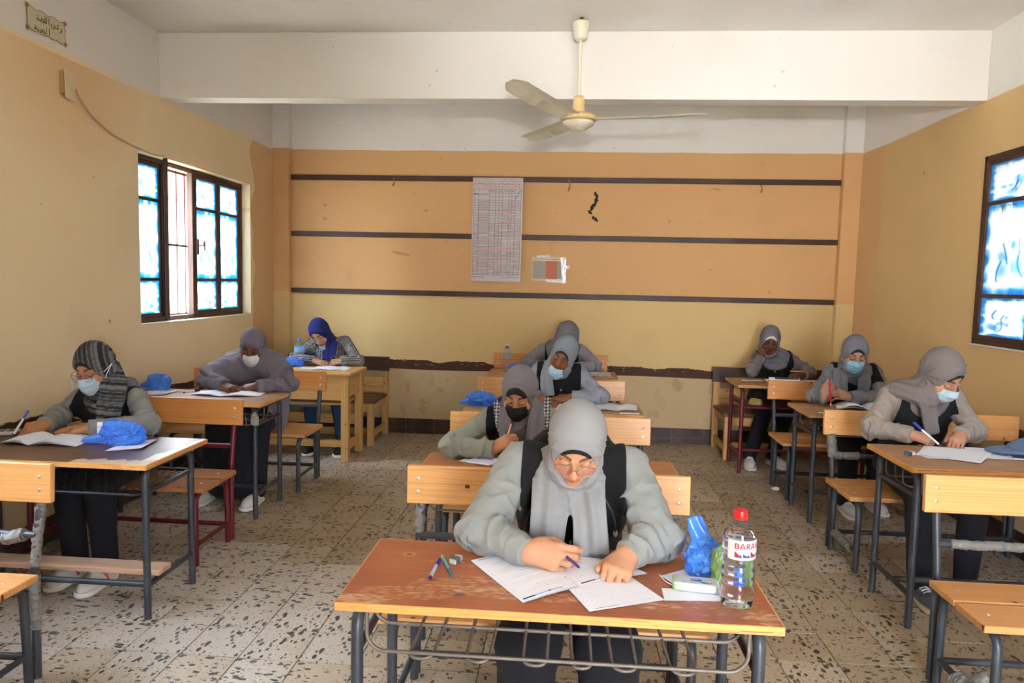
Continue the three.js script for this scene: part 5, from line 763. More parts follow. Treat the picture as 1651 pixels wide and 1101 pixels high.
// a sheet over four corners [x, z]: near left, near right, far right, far left as the writer in the photo lays it; lift(u, v) raises it
function sheetGeo(q, y, lift = () => 0, n = 12, th = 0.0007, o = [0, 0, 0]) {
  const pos = [], uv = [], idx = [];
  for (let s = 0; s < 2; s++) for (let j = 0; j <= n; j++) for (let i = 0; i <= n; i++) { const u = i / n, v = j / n, x = lerp(lerp(q[0][0], q[1][0], u), lerp(q[3][0], q[2][0], u), v), z = lerp(lerp(q[0][1], q[1][1], u), lerp(q[3][1], q[2][1], u), v); pos.push(x - o[0], y + lift(u, v) - (s ? th : 0) - o[1], z - o[2]); uv.push(u, v); }
  const N = (n + 1) * (n + 1); for (let j = 0; j < n; j++) for (let i = 0; i < n; i++) { const a = j * (n + 1) + i; idx.push(a, a + 1, a + n + 1, a + 1, a + n + 2, a + n + 1, N + a, N + a + n + 1, N + a + 1, N + a + 1, N + a + n + 1, N + a + n + 2); }
  for (let i = 0; i < n; i++) for (const [a, b] of [[i, i + 1], [n * (n + 1) + i + 1, n * (n + 1) + i], [(i + 1) * (n + 1), i * (n + 1)], [i * (n + 1) + n, (i + 1) * (n + 1) + n]]) idx.push(a, N + a, b, b, N + a, N + b);
  const g = new THREE.BufferGeometry(); g.setAttribute('position', new THREE.Float32BufferAttribute(pos, 3)); g.setAttribute('uv', new THREE.Float32BufferAttribute(uv, 2)); g.setIndex(idx); g.computeVertexNormals(); return g;
}
const centre = (q) => [q.reduce((s, p) => s + p[0], 0) / 4, q.reduce((s, p) => s + p[1], 0) / 4];
function sheet(label, q, y, mat, lift, cat = 'paper', name = 'paper_sheet', group) { const [x, z] = centre(q), m = mesh(name, sheetGeo(q, 0.0012, lift, 12, 0.0007, [x, 0, z]), mat); m.position.set(x, y, z); return tag(m, label, cat, group); }
function booklet(label, left, right, y, ml, mr, hump = 0.012) {
  const [x, z] = centre(left), t = thing('exam_booklet', label, 'booklet', [x, y, z]);
  const l1 = (u, v) => hump * Math.sin(Math.PI * Math.min(1, u * 1.0)) * (0.4 + 0.6 * u), l2 = (u, v) => hump * Math.sin(Math.PI * u) * (1 - 0.6 * u);
  for (const k of [0.003, 0.0015]) mesh('page', sheetGeo(left, k, (u, v) => l1(u, v) * (k > 0.002 ? 1 : 0.6), 14, 0.0007, [x, 0, z]), ml, t);
  for (const k of [0.003, 0.0015]) mesh('page', sheetGeo(right, k, (u, v) => l2(u, v) * (k > 0.002 ? 1 : 0.6), 14, 0.0007, [x, 0, z]), mr, t);
  return t;
}
const D1 = 0.7455;
booklet('open exam booklet with blue headings under the hands of the girl in clear glasses', [[-0.092, -1.835], [0.062, -1.955], [-0.054, -2.248], [-0.268, -2.102]], [[0.062, -1.955], [0.262, -2.075], [0.1, -2.25], [-0.054, -2.248]], D1, P.form, P.form2, 0.008);
sheet('single answer sheet lying askew at the front edge of the nearest desk', [[0.083, -1.807], [0.291, -1.902], [0.201, -2.065], [0.03, -1.924]], D1 + 0.0005, P.lines, (u, v) => 0.006 * v * (1 - u));
sheet('white paper slip under the blue bag on the nearest desk', [[0.326, -2.02], [0.431, -2.042], [0.399, -2.138], [0.299, -2.056]], D1, P.plain, (u, v) => 0.004 * (1 - u) * v);
sheet('white paper slip under the pack of tissues', [[0.29, -1.9], [0.441, -1.914], [0.458, -1.992], [0.292, -1.978]], D1, P.plain);
tag(mesh('mask_strap', move(pipe([[0, 0.006, 0], [0.012, 0.003, 0.04], [0.03, 0.003, 0.06], [0.04, 0.003, 0.1]], 0.0018, 0.02, 6), 0.296, D1, -2.06), std(0xf4f4f0, 0.8)), 'thin white elastic cord crossing the paper slips beside the tissue pack', 'cord');
sheet('papers in front of the girl in black mask', [[-0.487, -3.308], [-0.335, -3.225], [-0.3, -3.39], [-0.45, -3.4]], 0.7425, P.grid, (u, v) => 0.006 * u);
sheet('folded violet-tinted sheet on top of the papers by the girl in black mask', [[-0.43, -3.29], [-0.31, -3.25], [-0.29, -3.33], [-0.42, -3.36]], 0.745, std(0xdcd6f4, 0.75, { map: P.lines.map }), (u, v) => 0.012 * v);
booklet('papers spread right of the girl with a mask under her chin', [[0.19, -4.8], [0.36, -4.78], [0.4, -5.02], [0.22, -5.05]], [[0.36, -4.78], [0.5, -4.83], [0.52, -5.06], [0.4, -5.02]], 0.7455, P.grey, P.plain, 0.014);
sheet('small white slip at the right front corner of the third middle desk', [[0.37, -4.695], [0.5, -4.7], [0.51, -4.75], [0.38, -4.745]], 0.7455, P.plain);
sheet('answer sheet half hidden behind the pale grey headscarf of the nearest girl', [[-0.05, -4.75], [0.15, -4.74], [0.18, -4.98], [-0.03, -5.0]], 0.7455, P.lines, (u, v) => 0.004 * v);
booklet('closed papers at the right end of the last middle desk', [[0.24, -6.42], [0.33, -6.4], [0.34, -6.66], [0.22, -6.65]], [[0.33, -6.4], [0.42, -6.42], [0.43, -6.66], [0.34, -6.66]], 0.7685, P.grey, P.grey, 0.01);
sheet('plain slip in front of the papers on the last middle desk', [[0.28, -6.33], [0.44, -6.34], [0.45, -6.385], [0.29, -6.38]], 0.7685, P.plain);
booklet('open booklet under the hands of the girl in striped headscarf', [[-2.76, -3.25], [-2.6, -3.24], [-2.62, -3.45], [-2.8, -3.46]], [[-2.6, -3.24], [-2.36, -3.25], [-2.4, -3.47], [-2.62, -3.45]], 0.7485, P.form2, P.lines, 0.028);
sheet('white papers under the blue bag on the brown desk', [[-2.18, -3.2], [-2.03, -3.25], [-2.06, -3.45], [-2.2, -3.4]], 0.7485, P.lines, (u, v) => 0.008 * u * u);
{ const t = thing('folded_card', 'folded white card standing upright behind the blue bag on the brown desk', 'card', [-2.3, 0.7485, -3.43], 0.35); mesh('front_leaf', move(box(0.125, 0.092, 0.001, 0.0004), 0, 0.046, 0.008, -0.12), std(0xffffff, 0.75, { map: texture(256, 192, (c, w, h) => { const r = mulberry(230); c.fillStyle = '#f1f1f5'; c.fillRect(0, 0, w, h); c.strokeStyle = '#778'; c.strokeRect(20, 20, w - 40, h - 40); for (let i = 0; i < 3; i++) { c.strokeRect(40 + i * 62, 60, 44, 70); scribble(c, 40, 40 + i * 8, 170, 6, '#889', r); } }, 0.125, 0.3) }), t); mesh('back_leaf', move(box(0.125, 0.092, 0.001, 0.0004), 0, 0.046, -0.008, 0.12), P.plain, t); }
sheet('loose paper beside the blue bag under the left window', [[-2.93, -4.62], [-2.72, -4.6], [-2.7, -4.8], [-2.9, -4.82]], 0.7757, P.plain, (u, v) => 0.006 * Math.sin(5 * u) ** 2);
booklet('open booklet under the hands of the girl in mauve cape scarf', [[-2.55, -4.66], [-2.32, -4.62], [-2.33, -4.83], [-2.56, -4.82]], [[-2.32, -4.62], [-2.08, -4.68], [-2.1, -4.85], [-2.33, -4.83]], 0.7757, P.lines, P.plain, 0.018);
booklet('papers before the girl in royal blue headscarf', [[-2.24, -6.14], [-2.06, -6.12], [-2.06, -6.36], [-2.26, -6.36]], [[-2.06, -6.12], [-1.93, -6.13], [-1.94, -6.35], [-2.06, -6.36]], 0.7825, P.form, P.form2, 0.01);
sheet('thin paper pad beside the bottle with blue cap on the pale wooden desk', [[-2.36, -6.16], [-2.24, -6.15], [-2.25, -6.27], [-2.37, -6.28]], 0.7825, P.grey);
sheet('wide answer sheet under the writing hand below the right window', [[1.75, -3.62], [1.98, -3.48], [2.2, -3.76], [1.9, -3.85]], 0.7885, P.form, (u, v) => 0.004 * u);
sheet('second sheet lying right of the writing hand below the right window', [[2.0, -3.6], [2.28, -3.6], [2.3, -3.84], [2.1, -3.85]], 0.789, P.lines);
sheet('folded sheet peeking out under the wide answer sheet on the right', [[1.78, -3.56], [2.0, -3.56], [2.0, -3.68], [1.76, -3.66]], 0.7873, P.plain);
booklet('open booklet in front of the girl with red pen', [[1.92, -5.12], [2.12, -5.06], [2.15, -5.3], [1.98, -5.34]], [[2.12, -5.06], [2.28, -5.08], [2.3, -5.3], [2.15, -5.3]], 0.7575, P.plain, P.grey, 0.045);
sheet('small white slip at the left end of the desk with the red pen', [[1.73, -4.93], [1.85, -4.95], [1.86, -4.99], [1.74, -4.97]], 0.7575, P.plain);
for (const [i, a, c] of [[0, -0.25, P.form2], [1, 0.2, P.lines], [2, 0.02, P.grey]]) sheet(['slip tilted left in the bundle on the red-legged desk', 'slip tilted right in the bundle on the red-legged desk', 'topmost slip of the bundle on the red-legged desk'][i], [[-0.07, 0.045], [0.07, 0.045], [0.07, -0.045], [-0.07, -0.045]].map(([x, z]) => [1.64 + 0.012 * i + x * Math.cos(a) + z * Math.sin(a), -6.4 + 0.02 * i - x * Math.sin(a) + z * Math.cos(a)]), 0.7725 + 0.003 * i, c, (u) => 0.004 * u);
{ const q = [[1.78, -6.35], [2.05, -6.33], [2.07, -6.52], [1.8, -6.54]]; const t = booklet('curled booklet on the desk of the girl resting her cheek', q, [[2.05, -6.33], [2.26, -6.35], [2.27, -6.5], [2.07, -6.52]], 0.7725, P.plain, P.lines, 0.012);
  mesh('rolled_edge', move(pipe([[-0.13, 0.022, 0], [0.13, 0.022, 0]], 0.021, 0.01, 16), 0, 0, 0.06), P.form2, t); }

// ---------------------------------------------------------------- pens, erasers and small things
function pen(label, a, b, colors, r = 0.0042, cat = 'pen') { // from tip a to end b
  const A = V(...a), B = V(...b), d = B.clone().sub(A), L = d.length(), t = thing(cat, label, cat, a), along = (s) => d.clone().multiplyScalar(s).toArray();
  mesh('barrel', pipe([along(0.12), along(0.3), along(0.72)], r, 0.001, 12), std(colors[0], 0.35), t);
  mesh('tip', pipe([along(0), along(0.06), along(0.13)], r, 0.001, 10, (s) => 0.2 + 0.8 * s), std(colors[1], 0.35), t);
  mesh('cap', pipe([along(0.7), along(0.85), along(1)], r * 1.12, 0.001, 12), std(colors[2], 0.35), t);
  if (cat === 'pen') mesh('clip', pipe([V(...along(0.74)).add(V(0, r * 1.5, 0)).toArray(), V(...along(0.96)).add(V(0, r * 1.6, 0)).toArray()], r * 0.3, 0.001, 6), std(colors[2], 0.4), t);
  return t;
}
pen('blue and silver ballpoint lying at the left of the nearest desk', [-0.366, D1 + 0.005, -1.945], [-0.362, D1 + 0.005, -2.085], [0xc4c8d4, 0x1c2f9c, 0x1c2c98], 0.0052);
pen('teal mechanical pencil lying beside the grey eraser', [-0.362, D1 + 0.005, -2.125], [-0.304, D1 + 0.005, -1.975], [0x4d9aa0, 0xc9ccd0, 0x2e5d66], 0.0052);
{ const t = thing('eraser', 'grey and white eraser beside the teal pencil', 'eraser', [-0.312, D1, -2.09], -0.35); mesh('rubber', move(box(0.026, 0.017, 0.044, 0.004), 0, 0.0085, 0), std(0xb9b5ae, 0.8), t); mesh('sleeve', move(box(0.028, 0.0185, 0.026, 0.003), 0, 0.0092, 0.008), std(0x5a5c5e, 0.6), t); }
pen('purple pencil pinched in the fingers of the girl in clear glasses', [0.062, 0.783, -2.0], [0.012, 0.8, -2.06], [0x3a2c78, 0x2a2060, 0x3a2c78], 0.004, 'pencil');
pen('pencil held upright to the black mask', [-0.245, 0.925, -3.42], [-0.275, 0.815, -3.315], [0xd99a74, 0x3a2418, 0xc9805c], 0.0042, 'pencil');
pen('blue and white pen in the writing hand of the girl in striped headscarf', [-2.79, 0.756, -3.37], [-2.735, 0.885, -3.42], [0xe6e8ee, 0x2038a0, 0x2c62c8], 0.0055);
pen('black pen lying on the desk under the left window', [-2.64, 0.78, -4.72], [-2.58, 0.78, -4.84], [0xd8d8d8, 0x181818, 0x1a1a1e], 0.005);
pen('dark pen in the hand of the girl in royal blue headscarf', [-2.16, 0.79, -6.33], [-2.12, 0.89, -6.38], [0x1c1c22, 0x1c1c22, 0x1c1c22], 0.005);
pen('white and blue pen in the writing hand below the right window', [1.965, 0.795, -3.8], [1.85, 0.905, -3.88], [0xeceef2, 0x20307c, 0x1d3fa6], 0.0055);
pen('upright red pen held over the open booklet', [1.888, 0.766, -5.15], [1.876, 0.965, -5.17], [0xc01a34, 0xf0f0f0, 0xb01830], 0.0055);
pen('yellow pencil held level by the girl resting her cheek', [2.0, 0.86, -6.5], [2.13, 0.862, -6.47], [0xd8902c, 0x3a2c20, 0xd07a20], 0.005, 'pencil');
{ const t = thing('eraser', 'blue and white eraser at the left end of the desk below the right window', 'eraser', [1.72, 0.787, -3.62], 0.5); mesh('rubber', move(box(0.05, 0.018, 0.028, 0.004), 0, 0.009, 0), std(0xd8dadc, 0.7), t); mesh('sleeve', move(box(0.026, 0.0195, 0.0295, 0.003), -0.012, 0.0098, 0), std(0x33506c, 0.5), t); }
{ const t = thing('calculator', 'pale grey calculator by the wall on the brown desk', 'calculator', [-2.9, 0.748, -3.44], 0.35); mesh('case', move(box(0.15, 0.02, 0.085, 0.007), 0, 0.012, 0), std(0xc9c8c2, 0.5), t); mesh('display', move(box(0.035, 0.003, 0.065, 0.001), 0.045, 0.0225, 0), std(0x55604f, 0.25), t); for (let i = 0; i < 4; i++) for (let j = 0; j < 4; j++) mesh('key', move(box(0.014, 0.004, 0.011, 0.0015), -0.056 + i * 0.021, 0.023, -0.027 + j * 0.018), std(i === 0 ? 0x8a8a8a : 0x4a4a4c, 0.6), t); }
{ const t = thing('tissue_pack', 'small pack of tissues with green corner and blue oval beside the bottle', 'tissues', [0.385, D1 + 0.0015, -1.985], -0.12);
  mesh('pack', move(box(0.125, 0.026, 0.062, 0.009, 0, 0, 2), 0, 0.013, 0), phys(0xd4d4d4, 0.4, { clearcoat: 0.3, map: texture(512, 256, (c, w, h) => { c.fillStyle = '#f1f4f2'; c.fillRect(0, 0, w, h); const g = c.createLinearGradient(0, 0, 150, 90); g.addColorStop(0, '#8fce4e'); g.addColorStop(1, 'rgba(240,246,238,0)'); c.fillStyle = g; c.fillRect(0, 0, 190, h); c.fillStyle = '#2350a8'; c.beginPath(); c.ellipse(270, 128, 66, 36, 0, 0, 6.3); c.fill(); c.fillStyle = '#fff'; c.beginPath(); c.ellipse(262, 118, 40, 10, -0.2, 0, 6.3); c.fill(); c.fillStyle = '#4aa3d8'; c.beginPath(); c.ellipse(360, 190, 60, 24, 0.3, 0, 6.3); c.fill(); c.fillStyle = '#667'; c.beginPath(); c.arc(120, 200, 10, 0, 6.3); c.fill(); c.fillRect(420, 180, 22, 22); }, 0.125, 0.062) }), t);
  const gp = t.children[0].geometry, uv = gp.attributes.uv, p = gp.attributes.position; for (let i = 0; i < p.count; i++) uv.setXY(i, p.getX(i) + 0.0625, 0.031 - p.getZ(i) - (p.getY(i) < 0.02 ? 0.012 : 0)); mesh('seal', move(box(0.006, 0.012, 0.058, 0.001), 0.064, 0.013, 0), P.plain, t); }
// crumpled bags
M.bag = phys(0x58a6ff, 0.2, { transmission: 0.5, thickness: 0, ior: 1.4, clearcoat: 0.6, clearcoatRoughness: 0.15 });
function bag(label, pos, size, seed, twist, mat = M.bag, turn = 0, name = 'plastic_bag', cat = 'bag') {
  const g = new THREE.IcosahedronGeometry(1, 34), p = g.attributes.position, v = V(0, 0, 0), rg = (x, y, z) => 1 - 2 * Math.abs(N3(x, y, z));
  for (let i = 0; i < p.count; i++) {
    v.fromBufferAttribute(p, i).normalize(); const { x, y, z } = v, s = seed * 3.7;
    let k = 0.82 + 0.3 * N3(x * 1.3 + s, y * 1.3, z * 1.3) + 0.13 * rg(x * 2.6 + s, y * 2.6, z * 2.6) + 0.07 * rg(x * 5.2, y * 5.2 + s, z * 5.2) + 0.03 * rg(x * 11, y * 11, z * 11 + s);
    const e = twist ? Math.max(0, v.dot(twist.d)) : 0; if (twist) k = k * (1 - 0.35 * sstep(0.6, 0.95, e)) + twist.len * Math.pow(e, 26) + twist.len * 0.5 * Math.pow(e, 8);
    p.setXYZ(i, x * k * size[0], Math.max(y * k * size[1], -size[1] * 0.52 + 0.004 * N3(x * 9, z * 9, s)), z * k * size[2]);
  }
  g.translate(0, size[1] * 0.52, 0); g.rotateY(turn); g.deleteAttribute('normal'); g.deleteAttribute('uv'); g.computeVertexNormals();
  const m = mesh(name, g, mat); m.position.set(...pos); return tag(m, label, cat);
}
{ const tail = cloth([{ p: [0.004, 0.06, 0], n: [0.2, 0.1, 1], w: 0.032, t: 0.012 }, { p: [-0.012, 0.11, 0], n: [0, 0, 1], w: 0.026, t: 0.005 }, { p: [-0.026, 0.145, -0.004], n: [-0.3, 0, 1], w: 0.023, t: 0.002 }, { p: [-0.034, 0.172, -0.004], n: [-0.4, 0, 1], w: 0.017, t: 0.001 }], 0.005, 62, 1.2);
  const f = (x, y, z) => smax(smin(ell(x, y - 0.045, z, 0.05, 0.055, 0.042) - 0.012 * (1 - 2 * Math.abs(N3(x * 38, y * 38, z * 38))) - 0.006 * N3(x * 90, y * 90, z * 90), tail(x, y, z), 0.02), -y, 0.003);
  const m = mesh('plastic_bag', surface(f, [-0.09, -0.01, -0.08], [0.09, 0.21, 0.08], 0.0028), M.bag); m.position.set(0.43, D1, -2.09); tag(m, 'blue plastic bag twisted upright beside the bottle with red cap', 'bag'); }
bag('green and yellow snack wrapper behind the bottle with red cap', [0.468, D1, -2.045], [0.032, 0.075, 0.03], 2, null, phys(0xffffff, 0.3, { clearcoat: 0.5, vertexColors: false, map: null, color: 0x86a85c }), 0.4, 'snack_wrapper', 'wrapper');
bag('flat blue plastic scrap behind the bottle with red cap', [0.49, D1, -2.08], [0.05, 0.03, 0.035], 12, null);
bag('blue plastic bag with a tail on the brown desk', [-2.2, 0.7485, -3.36], [0.13, 0.075, 0.08], 3, { d: V(-1, -0.25, 0.2).normalize(), len: 0.55 });
bag('round blue plastic bag below the left window', [-2.88, 0.7757, -4.82], [0.1, 0.075, 0.07], 4, { d: V(-1, -0.1, 0.1).normalize(), len: 0.4 });
bag('blue plastic bag behind the bottle on the pale wooden desk', [-2.5, 0.7825, -6.32], [0.11, 0.055, 0.07], 5, null);
bag('pale blue crumpled bag on the left end of the third middle desk', [-0.575, 0.7455, -4.85], [0.12, 0.065, 0.09], 6, { d: V(-1, -0.2, 0.3).normalize(), len: 0.35 });
bag('small blue bag beside the bottle on the last middle desk', [-0.43, 0.7685, -6.55], [0.09, 0.055, 0.06], 7, null);
bag('light blue bag at the right wall below the right window', [2.58, 0.7885, -3.75], [0.1, 0.06, 0.06], 8, null);
bag('crumpled yellowish wrapper on the shelf of the red-legged desk', [1.67, 0.581, -6.3], [0.06, 0.035, 0.045], 9, null, phys(0xb8a05c, 0.35, { clearcoat: 0.4 }), 0, 'snack_wrapper', 'wrapper');
bag('scrap of white paper on the floor in the right aisle', [1.7, 0, -5.7], [0.03, 0.014, 0.022], 10, null, std(0xdedad2, 0.8), 0, 'paper_scrap', 'scrap');
bag('knotted pale rag tied to a desk leg below the left window', [-2.0, 0.63, -4.45], [0.026, 0.052, 0.022], 11, null, std(0xa59c92, 0.9), 0, 'rag', 'rag');
// bottles
M.pet = phys(0xf4faff, 0.03, { transmission: 1, thickness: 0, ior: 1.45 }); M.water = phys(0xffffff, 0, { transmission: 1, thickness: 0.05, ior: 1.33 });
function bottle(label, pos, R, H, capMat, fill, wrap) {
  const t = thing('water_bottle', label, 'bottle', pos), prof = [[0.001, 0.004], [0.5, 0.002], [0.86, 0.006], [0.97, 0.02], [1, 0.06], [1, 0.14], [0.93, 0.16], [1, 0.185], [1, 0.23], [0.93, 0.25], [1, 0.275], [1, 0.32], [0.92, 0.345], [1, 0.37], [0.98, 0.42], [0.9, 0.44], [0.98, 0.46], [1, 0.48], [1, 0.72], [0.96, 0.76], [0.8, 0.83], [0.5, 0.89], [0.36, 0.92], [0.36, 0.945]];
  const lath = (k, top) => { const pts = prof.filter(p => p[1] <= top).map(p => new THREE.Vector2(p[0] * R * k, p[1] * H)); return pts; };
  mesh('shell', new THREE.LatheGeometry(lath(1, 1), 40), M.pet, t);
  const wp = lath(0.975, fill); wp[0].y += 0.001; wp.push(new THREE.Vector2(0.0005, wp[wp.length - 1].y)); mesh('water', new THREE.LatheGeometry(wp, 40), M.water, t);
  mesh('cap', new THREE.LatheGeometry([[0.001, 1], [0.36, 1], [0.42, 0.99], [0.43, 0.945], [0.43, 0.92], [0.37, 0.918], [0.001, 0.918]].map(p => new THREE.Vector2(p[0] * R, p[1] * H)), 30), capMat, t);
  mesh('neck_ring', new THREE.TorusGeometry(0.4 * R, 0.04 * R, 8, 30).rotateX(Math.PI / 2).translate(0, 0.91 * H, 0), capMat, t);
  const g = new THREE.CylinderGeometry(R * 1.006, R * 1.006, H * 0.2, 48, 1, true, wrap.a0, wrap.a1); mesh('label', g.translate(0, H * 0.625, 0), wrap.mat, t);
  return t;
}
const brandLabel = std(0xcfcfcf, 0.6, { side: THREE.DoubleSide, map: texture(1024, 256, (c, w, h) => {
  c.fillStyle = '#f3f1ee'; c.fillRect(0, 0, w, h); c.textAlign = 'center'; c.textBaseline = 'middle';
  for (const x of [0.27, 0.77]) { c.fillStyle = '#c62a3a'; c.font = 'bold 104px sans-serif'; c.fillText('BARAKA', w * x, 74); for (let i = 0; i < 4; i++) { const q = w * x - 190 + i * 96; c.fillStyle = i % 2 ? '#2f62b8' : '#b8243a'; c.beginPath(); c.moveTo(q, 222); c.lineTo(q, 140 + (i % 2) * 30); c.lineTo(q + 90, 222); c.fill(); c.fillStyle = '#5a3a86'; c.beginPath(); c.moveTo(q + 44, 222); c.lineTo(q + 66, 176); c.lineTo(q + 92, 222); c.fill(); } }
}) });
bottle('full water bottle with red cap and printed white label on the nearest desk', [0.482, D1, -1.905], 0.0435, 0.262, std(0xd81c1c, 0.35), 0.76, { mat: brandLabel, a0: -0.95, a1: 5.3 });
const clearLabel = phys(0x9cc8e8, 0.3, { transmission: 0.5, thickness: 0, side: THREE.DoubleSide });
bottle('water bottle with light blue cap on the pale wooden desk', [-2.41, 0.7825, -6.3], 0.046, 0.26, std(0x3a86c8, 0.4), 0.3, { mat: clearLabel, a0: 0, a1: 6.28 });
bottle('empty bottle with blue cap on the last middle desk', [-0.53, 0.7685, -6.52], 0.042, 0.24, std(0x2f7fb0, 0.4), 0.1, { mat: phys(0xe0e4e6, 0.3, { transmission: 0.7, thickness: 0, side: THREE.DoubleSide }), a0: 0, a1: 6.28 });
// cap and booklet at the right edge
{ const t = thing('cap', 'slate blue cloth cap lying at the right end of the desk below the right window', 'cap', [2.36, 0.79, -3.72], -0.3);
  const crown = (x, y, z) => smax(ell(x, y, z, 0.12, 0.085, 0.1) + 0.006 * N3(x * 18, y * 18, z * 18), -y, 0.008) , brim = (x, y, z) => smax(ell(x + 0.08, y - 0.01 - 0.9 * (z * z), z - 0.02, 0.13, 0.02, 0.1), ell(x, y, z, 0.1, 0.08, 0.09) * -1, 0.004);
  mesh('crown', surface(crown, [-0.15, -0.01, -0.13], [0.15, 0.11, 0.13], 0.005), clothMat(0x62789a), t); mesh('brim', surface(brim, [-0.24, -0.03, -0.12], [0.1, 0.06, 0.16], 0.004), clothMat(0x6d84a6), t);
  const b = thing('notebook', 'dark blue notebook under the slate blue cap', 'notebook', [2.34, 0.787, -3.66], -0.2); mesh('pages', move(box(0.24, 0.008, 0.16, 0.002), 0, 0.006, 0), P.plain, b); mesh('cover', [move(box(0.245, 0.002, 0.165, 0.001), 0, 0.011, 0), move(box(0.245, 0.002, 0.165, 0.001), 0, 0.001, 0)], std(0x27346a, 0.6), b); }

// ---------------------------------------------------------------- on the walls
{ const t = thing('wall_chart', 'tall printed timetable hanging over the three brown rails', 'poster', [-0.715, 2.115, zb + 0.034]);
  const W = 0.505, H = 1.035; const map = texture(1024, 2048, (c, w, h) => { const r = mulberry(301); c.fillStyle = 'rgb(196,184,182)'; c.fillRect(0, 0, w, h); const red = 'rgba(190,36,30,1)', ink = 'rgba(30,28,34,.85)'; c.fillStyle = ink;
    scribble(c, 620, 34, 380, 22, ink, r); scribble(c, 560, 70, 380, 22, ink, r); scribble(c, 60, 128, 900, 44, red, r); scribble(c, 220, 182, 740, 34, red, r);
    const X = [30, 128, 350, 470, 545, 610, 745, 800, 872, 990], Y = [225]; for (let i = 0; i < 3; i++) Y.push(300 + i * 70); for (let i = 0; i < 29; i++) Y.push(Y[Y.length - 1] + 51);
    c.strokeStyle = ink; c.lineWidth = 5; for (const x of X) { c.beginPath(); c.moveTo(x, x > 360 && x < 860 ? 225 : 225); c.lineTo(x, Y[Y.length - 1]); c.stroke(); } for (let i = 0; i < Y.length; i++) { c.beginPath(); c.moveTo(i > 0 && i < 3 ? 350 : 30, Y[i]); c.lineTo(990, Y[i]); c.stroke(); }
    for (const [a, b] of [[350, 610], [610, 872]]) scribble(c, a + 14, 262, b - a - 30, 42, ink, r); scribble(c, 140, 330, 190, 50, ink, r); scribble(c, 34, 330, 80, 44, ink, r); c.save(); c.translate(930, 330); c.rotate(-1); scribble(c, -80, 0, 160, 50, ink, r); c.restore();
    for (let i = 3; i + 1 < Y.length; i++) { const col = Math.floor((i - 3) / 2) % 2 === (i < 12 ? 0 : 1) || r() < 0.15 ? red : ink; for (let k = 0; k + 1 < X.length; k++) { if (i < 12 && k > 1 && k < 5) continue; if (i < 12 && k === 0) continue; if (r() < 0.9) scribble(c, X[k] + 8, (Y[i] + Y[i + 1]) / 2 + 4, X[k + 1] - X[k] - 16, k === 1 || k === 5 ? 34 : 28, col, r); } }
    scribble(c, 690, h - 84, 290, 34, ink, r); scribble(c, 50, h - 84, 220, 34, ink, r); blotches(c, w, h, 12, ['170,160,156', '236,230,226'], 40, 200, 0.25, r); }, W, H);
  const g = sheetGeo([[-W / 2, 0], [W / 2, 0], [W / 2, 0], [-W / 2, 0]], 0, () => 0, 10, 0.0012), p = g.attributes.position, uv = g.attributes.uv; for (let i = 0; i < p.count; i++) { const u = uv.getX(i), v = uv.getY(i), back = p.getY(i) < -0.0005 ? -0.0012 : 0; p.setXYZ(i, (u - 0.5) * W - (1 - v) * 0.006, (v - 0.5) * H, back + 0.004 * Math.sin(v * 9) + 0.002 * Math.sin(u * 5 + v * 3)); uv.setXY(i, u * W, v * H); } g.computeVertexNormals();
  mesh('printed_sheet', g, std(0xffffff, 0.4, { map }), t); for (const x of [-0.2, 0.2]) mesh('nail', move(dome(0.006), x, H / 2 - 0.012, 0.006), M.bolt, t); }
{ const t = thing('wall_notice', 'small torn notice with a red panel, stuck under silvery tape', 'poster', [-0.19, 1.735, zb + 0.004]);
  mesh('paper', box(0.33, 0.24, 0.002, 0.0005), std(0xffffff, 0.6, { map: texture(512, 384, (c, w, h) => { const r = mulberry(302); c.fillStyle = 'rgb(214,200,172)'; c.fillRect(0, 0, w, h); scribble(c, 60, 36, 360, 24, 'rgba(50,44,36,.8)', r); c.fillStyle = 'rgb(176,168,150)'; c.fillRect(10, 66, 206, 290); c.fillStyle = 'rgb(206,116,84)'; c.fillRect(216, 66, 176, 290); c.fillStyle = 'rgb(170,160,134)'; c.fillRect(392, 66, 96, 280); for (let i = 0; i < 22; i++) for (const [x, l, k] of [[14, 196, '60,54,48'], [220, 168, '120,44,30'], [396, 84, '60,60,44']]) scribble(c, x, 78 + i * 12.6, l, 8, `rgba(${k},.8)`, r); }, 0.33, 0.24) }), t);
  const uvp = t.children[0].geometry; for (let i = 0; i < uvp.attributes.position.count; i++) uvp.attributes.uv.setXY(i, uvp.attributes.position.getX(i) + 0.165, uvp.attributes.position.getY(i) + 0.12);
  M.foil = phys(0xeeeae2, 0.2, { transmission: 0.2, thickness: 0, clearcoat: 1 });
  for (const [x, y, w, h, a] of [[0.155, -0.01, 0.05, 0.26, 0.05], [0.06, -0.12, 0.17, 0.03, -0.06], [-0.05, 0.125, 0.13, 0.02, 0.08], [0.185, 0.02, 0.06, 0.035, 0.2]]) { const g = new THREE.PlaneGeometry(w, h, 14, 14), p = g.attributes.position; for (let i = 0; i < p.count; i++) p.setXYZ(i, p.getX(i) + 0.006 * N3(p.getX(i) * 40, p.getY(i) * 40, x), p.getY(i) + 0.006 * N3(p.getY(i) * 40, p.getX(i) * 40, y), 0.004 * N3(p.getX(i) * 60, p.getY(i) * 60, 3)); g.computeVertexNormals(); mesh('tape', move(g, x, y, 0.0045, 0, 0, a), M.foil, t); } }
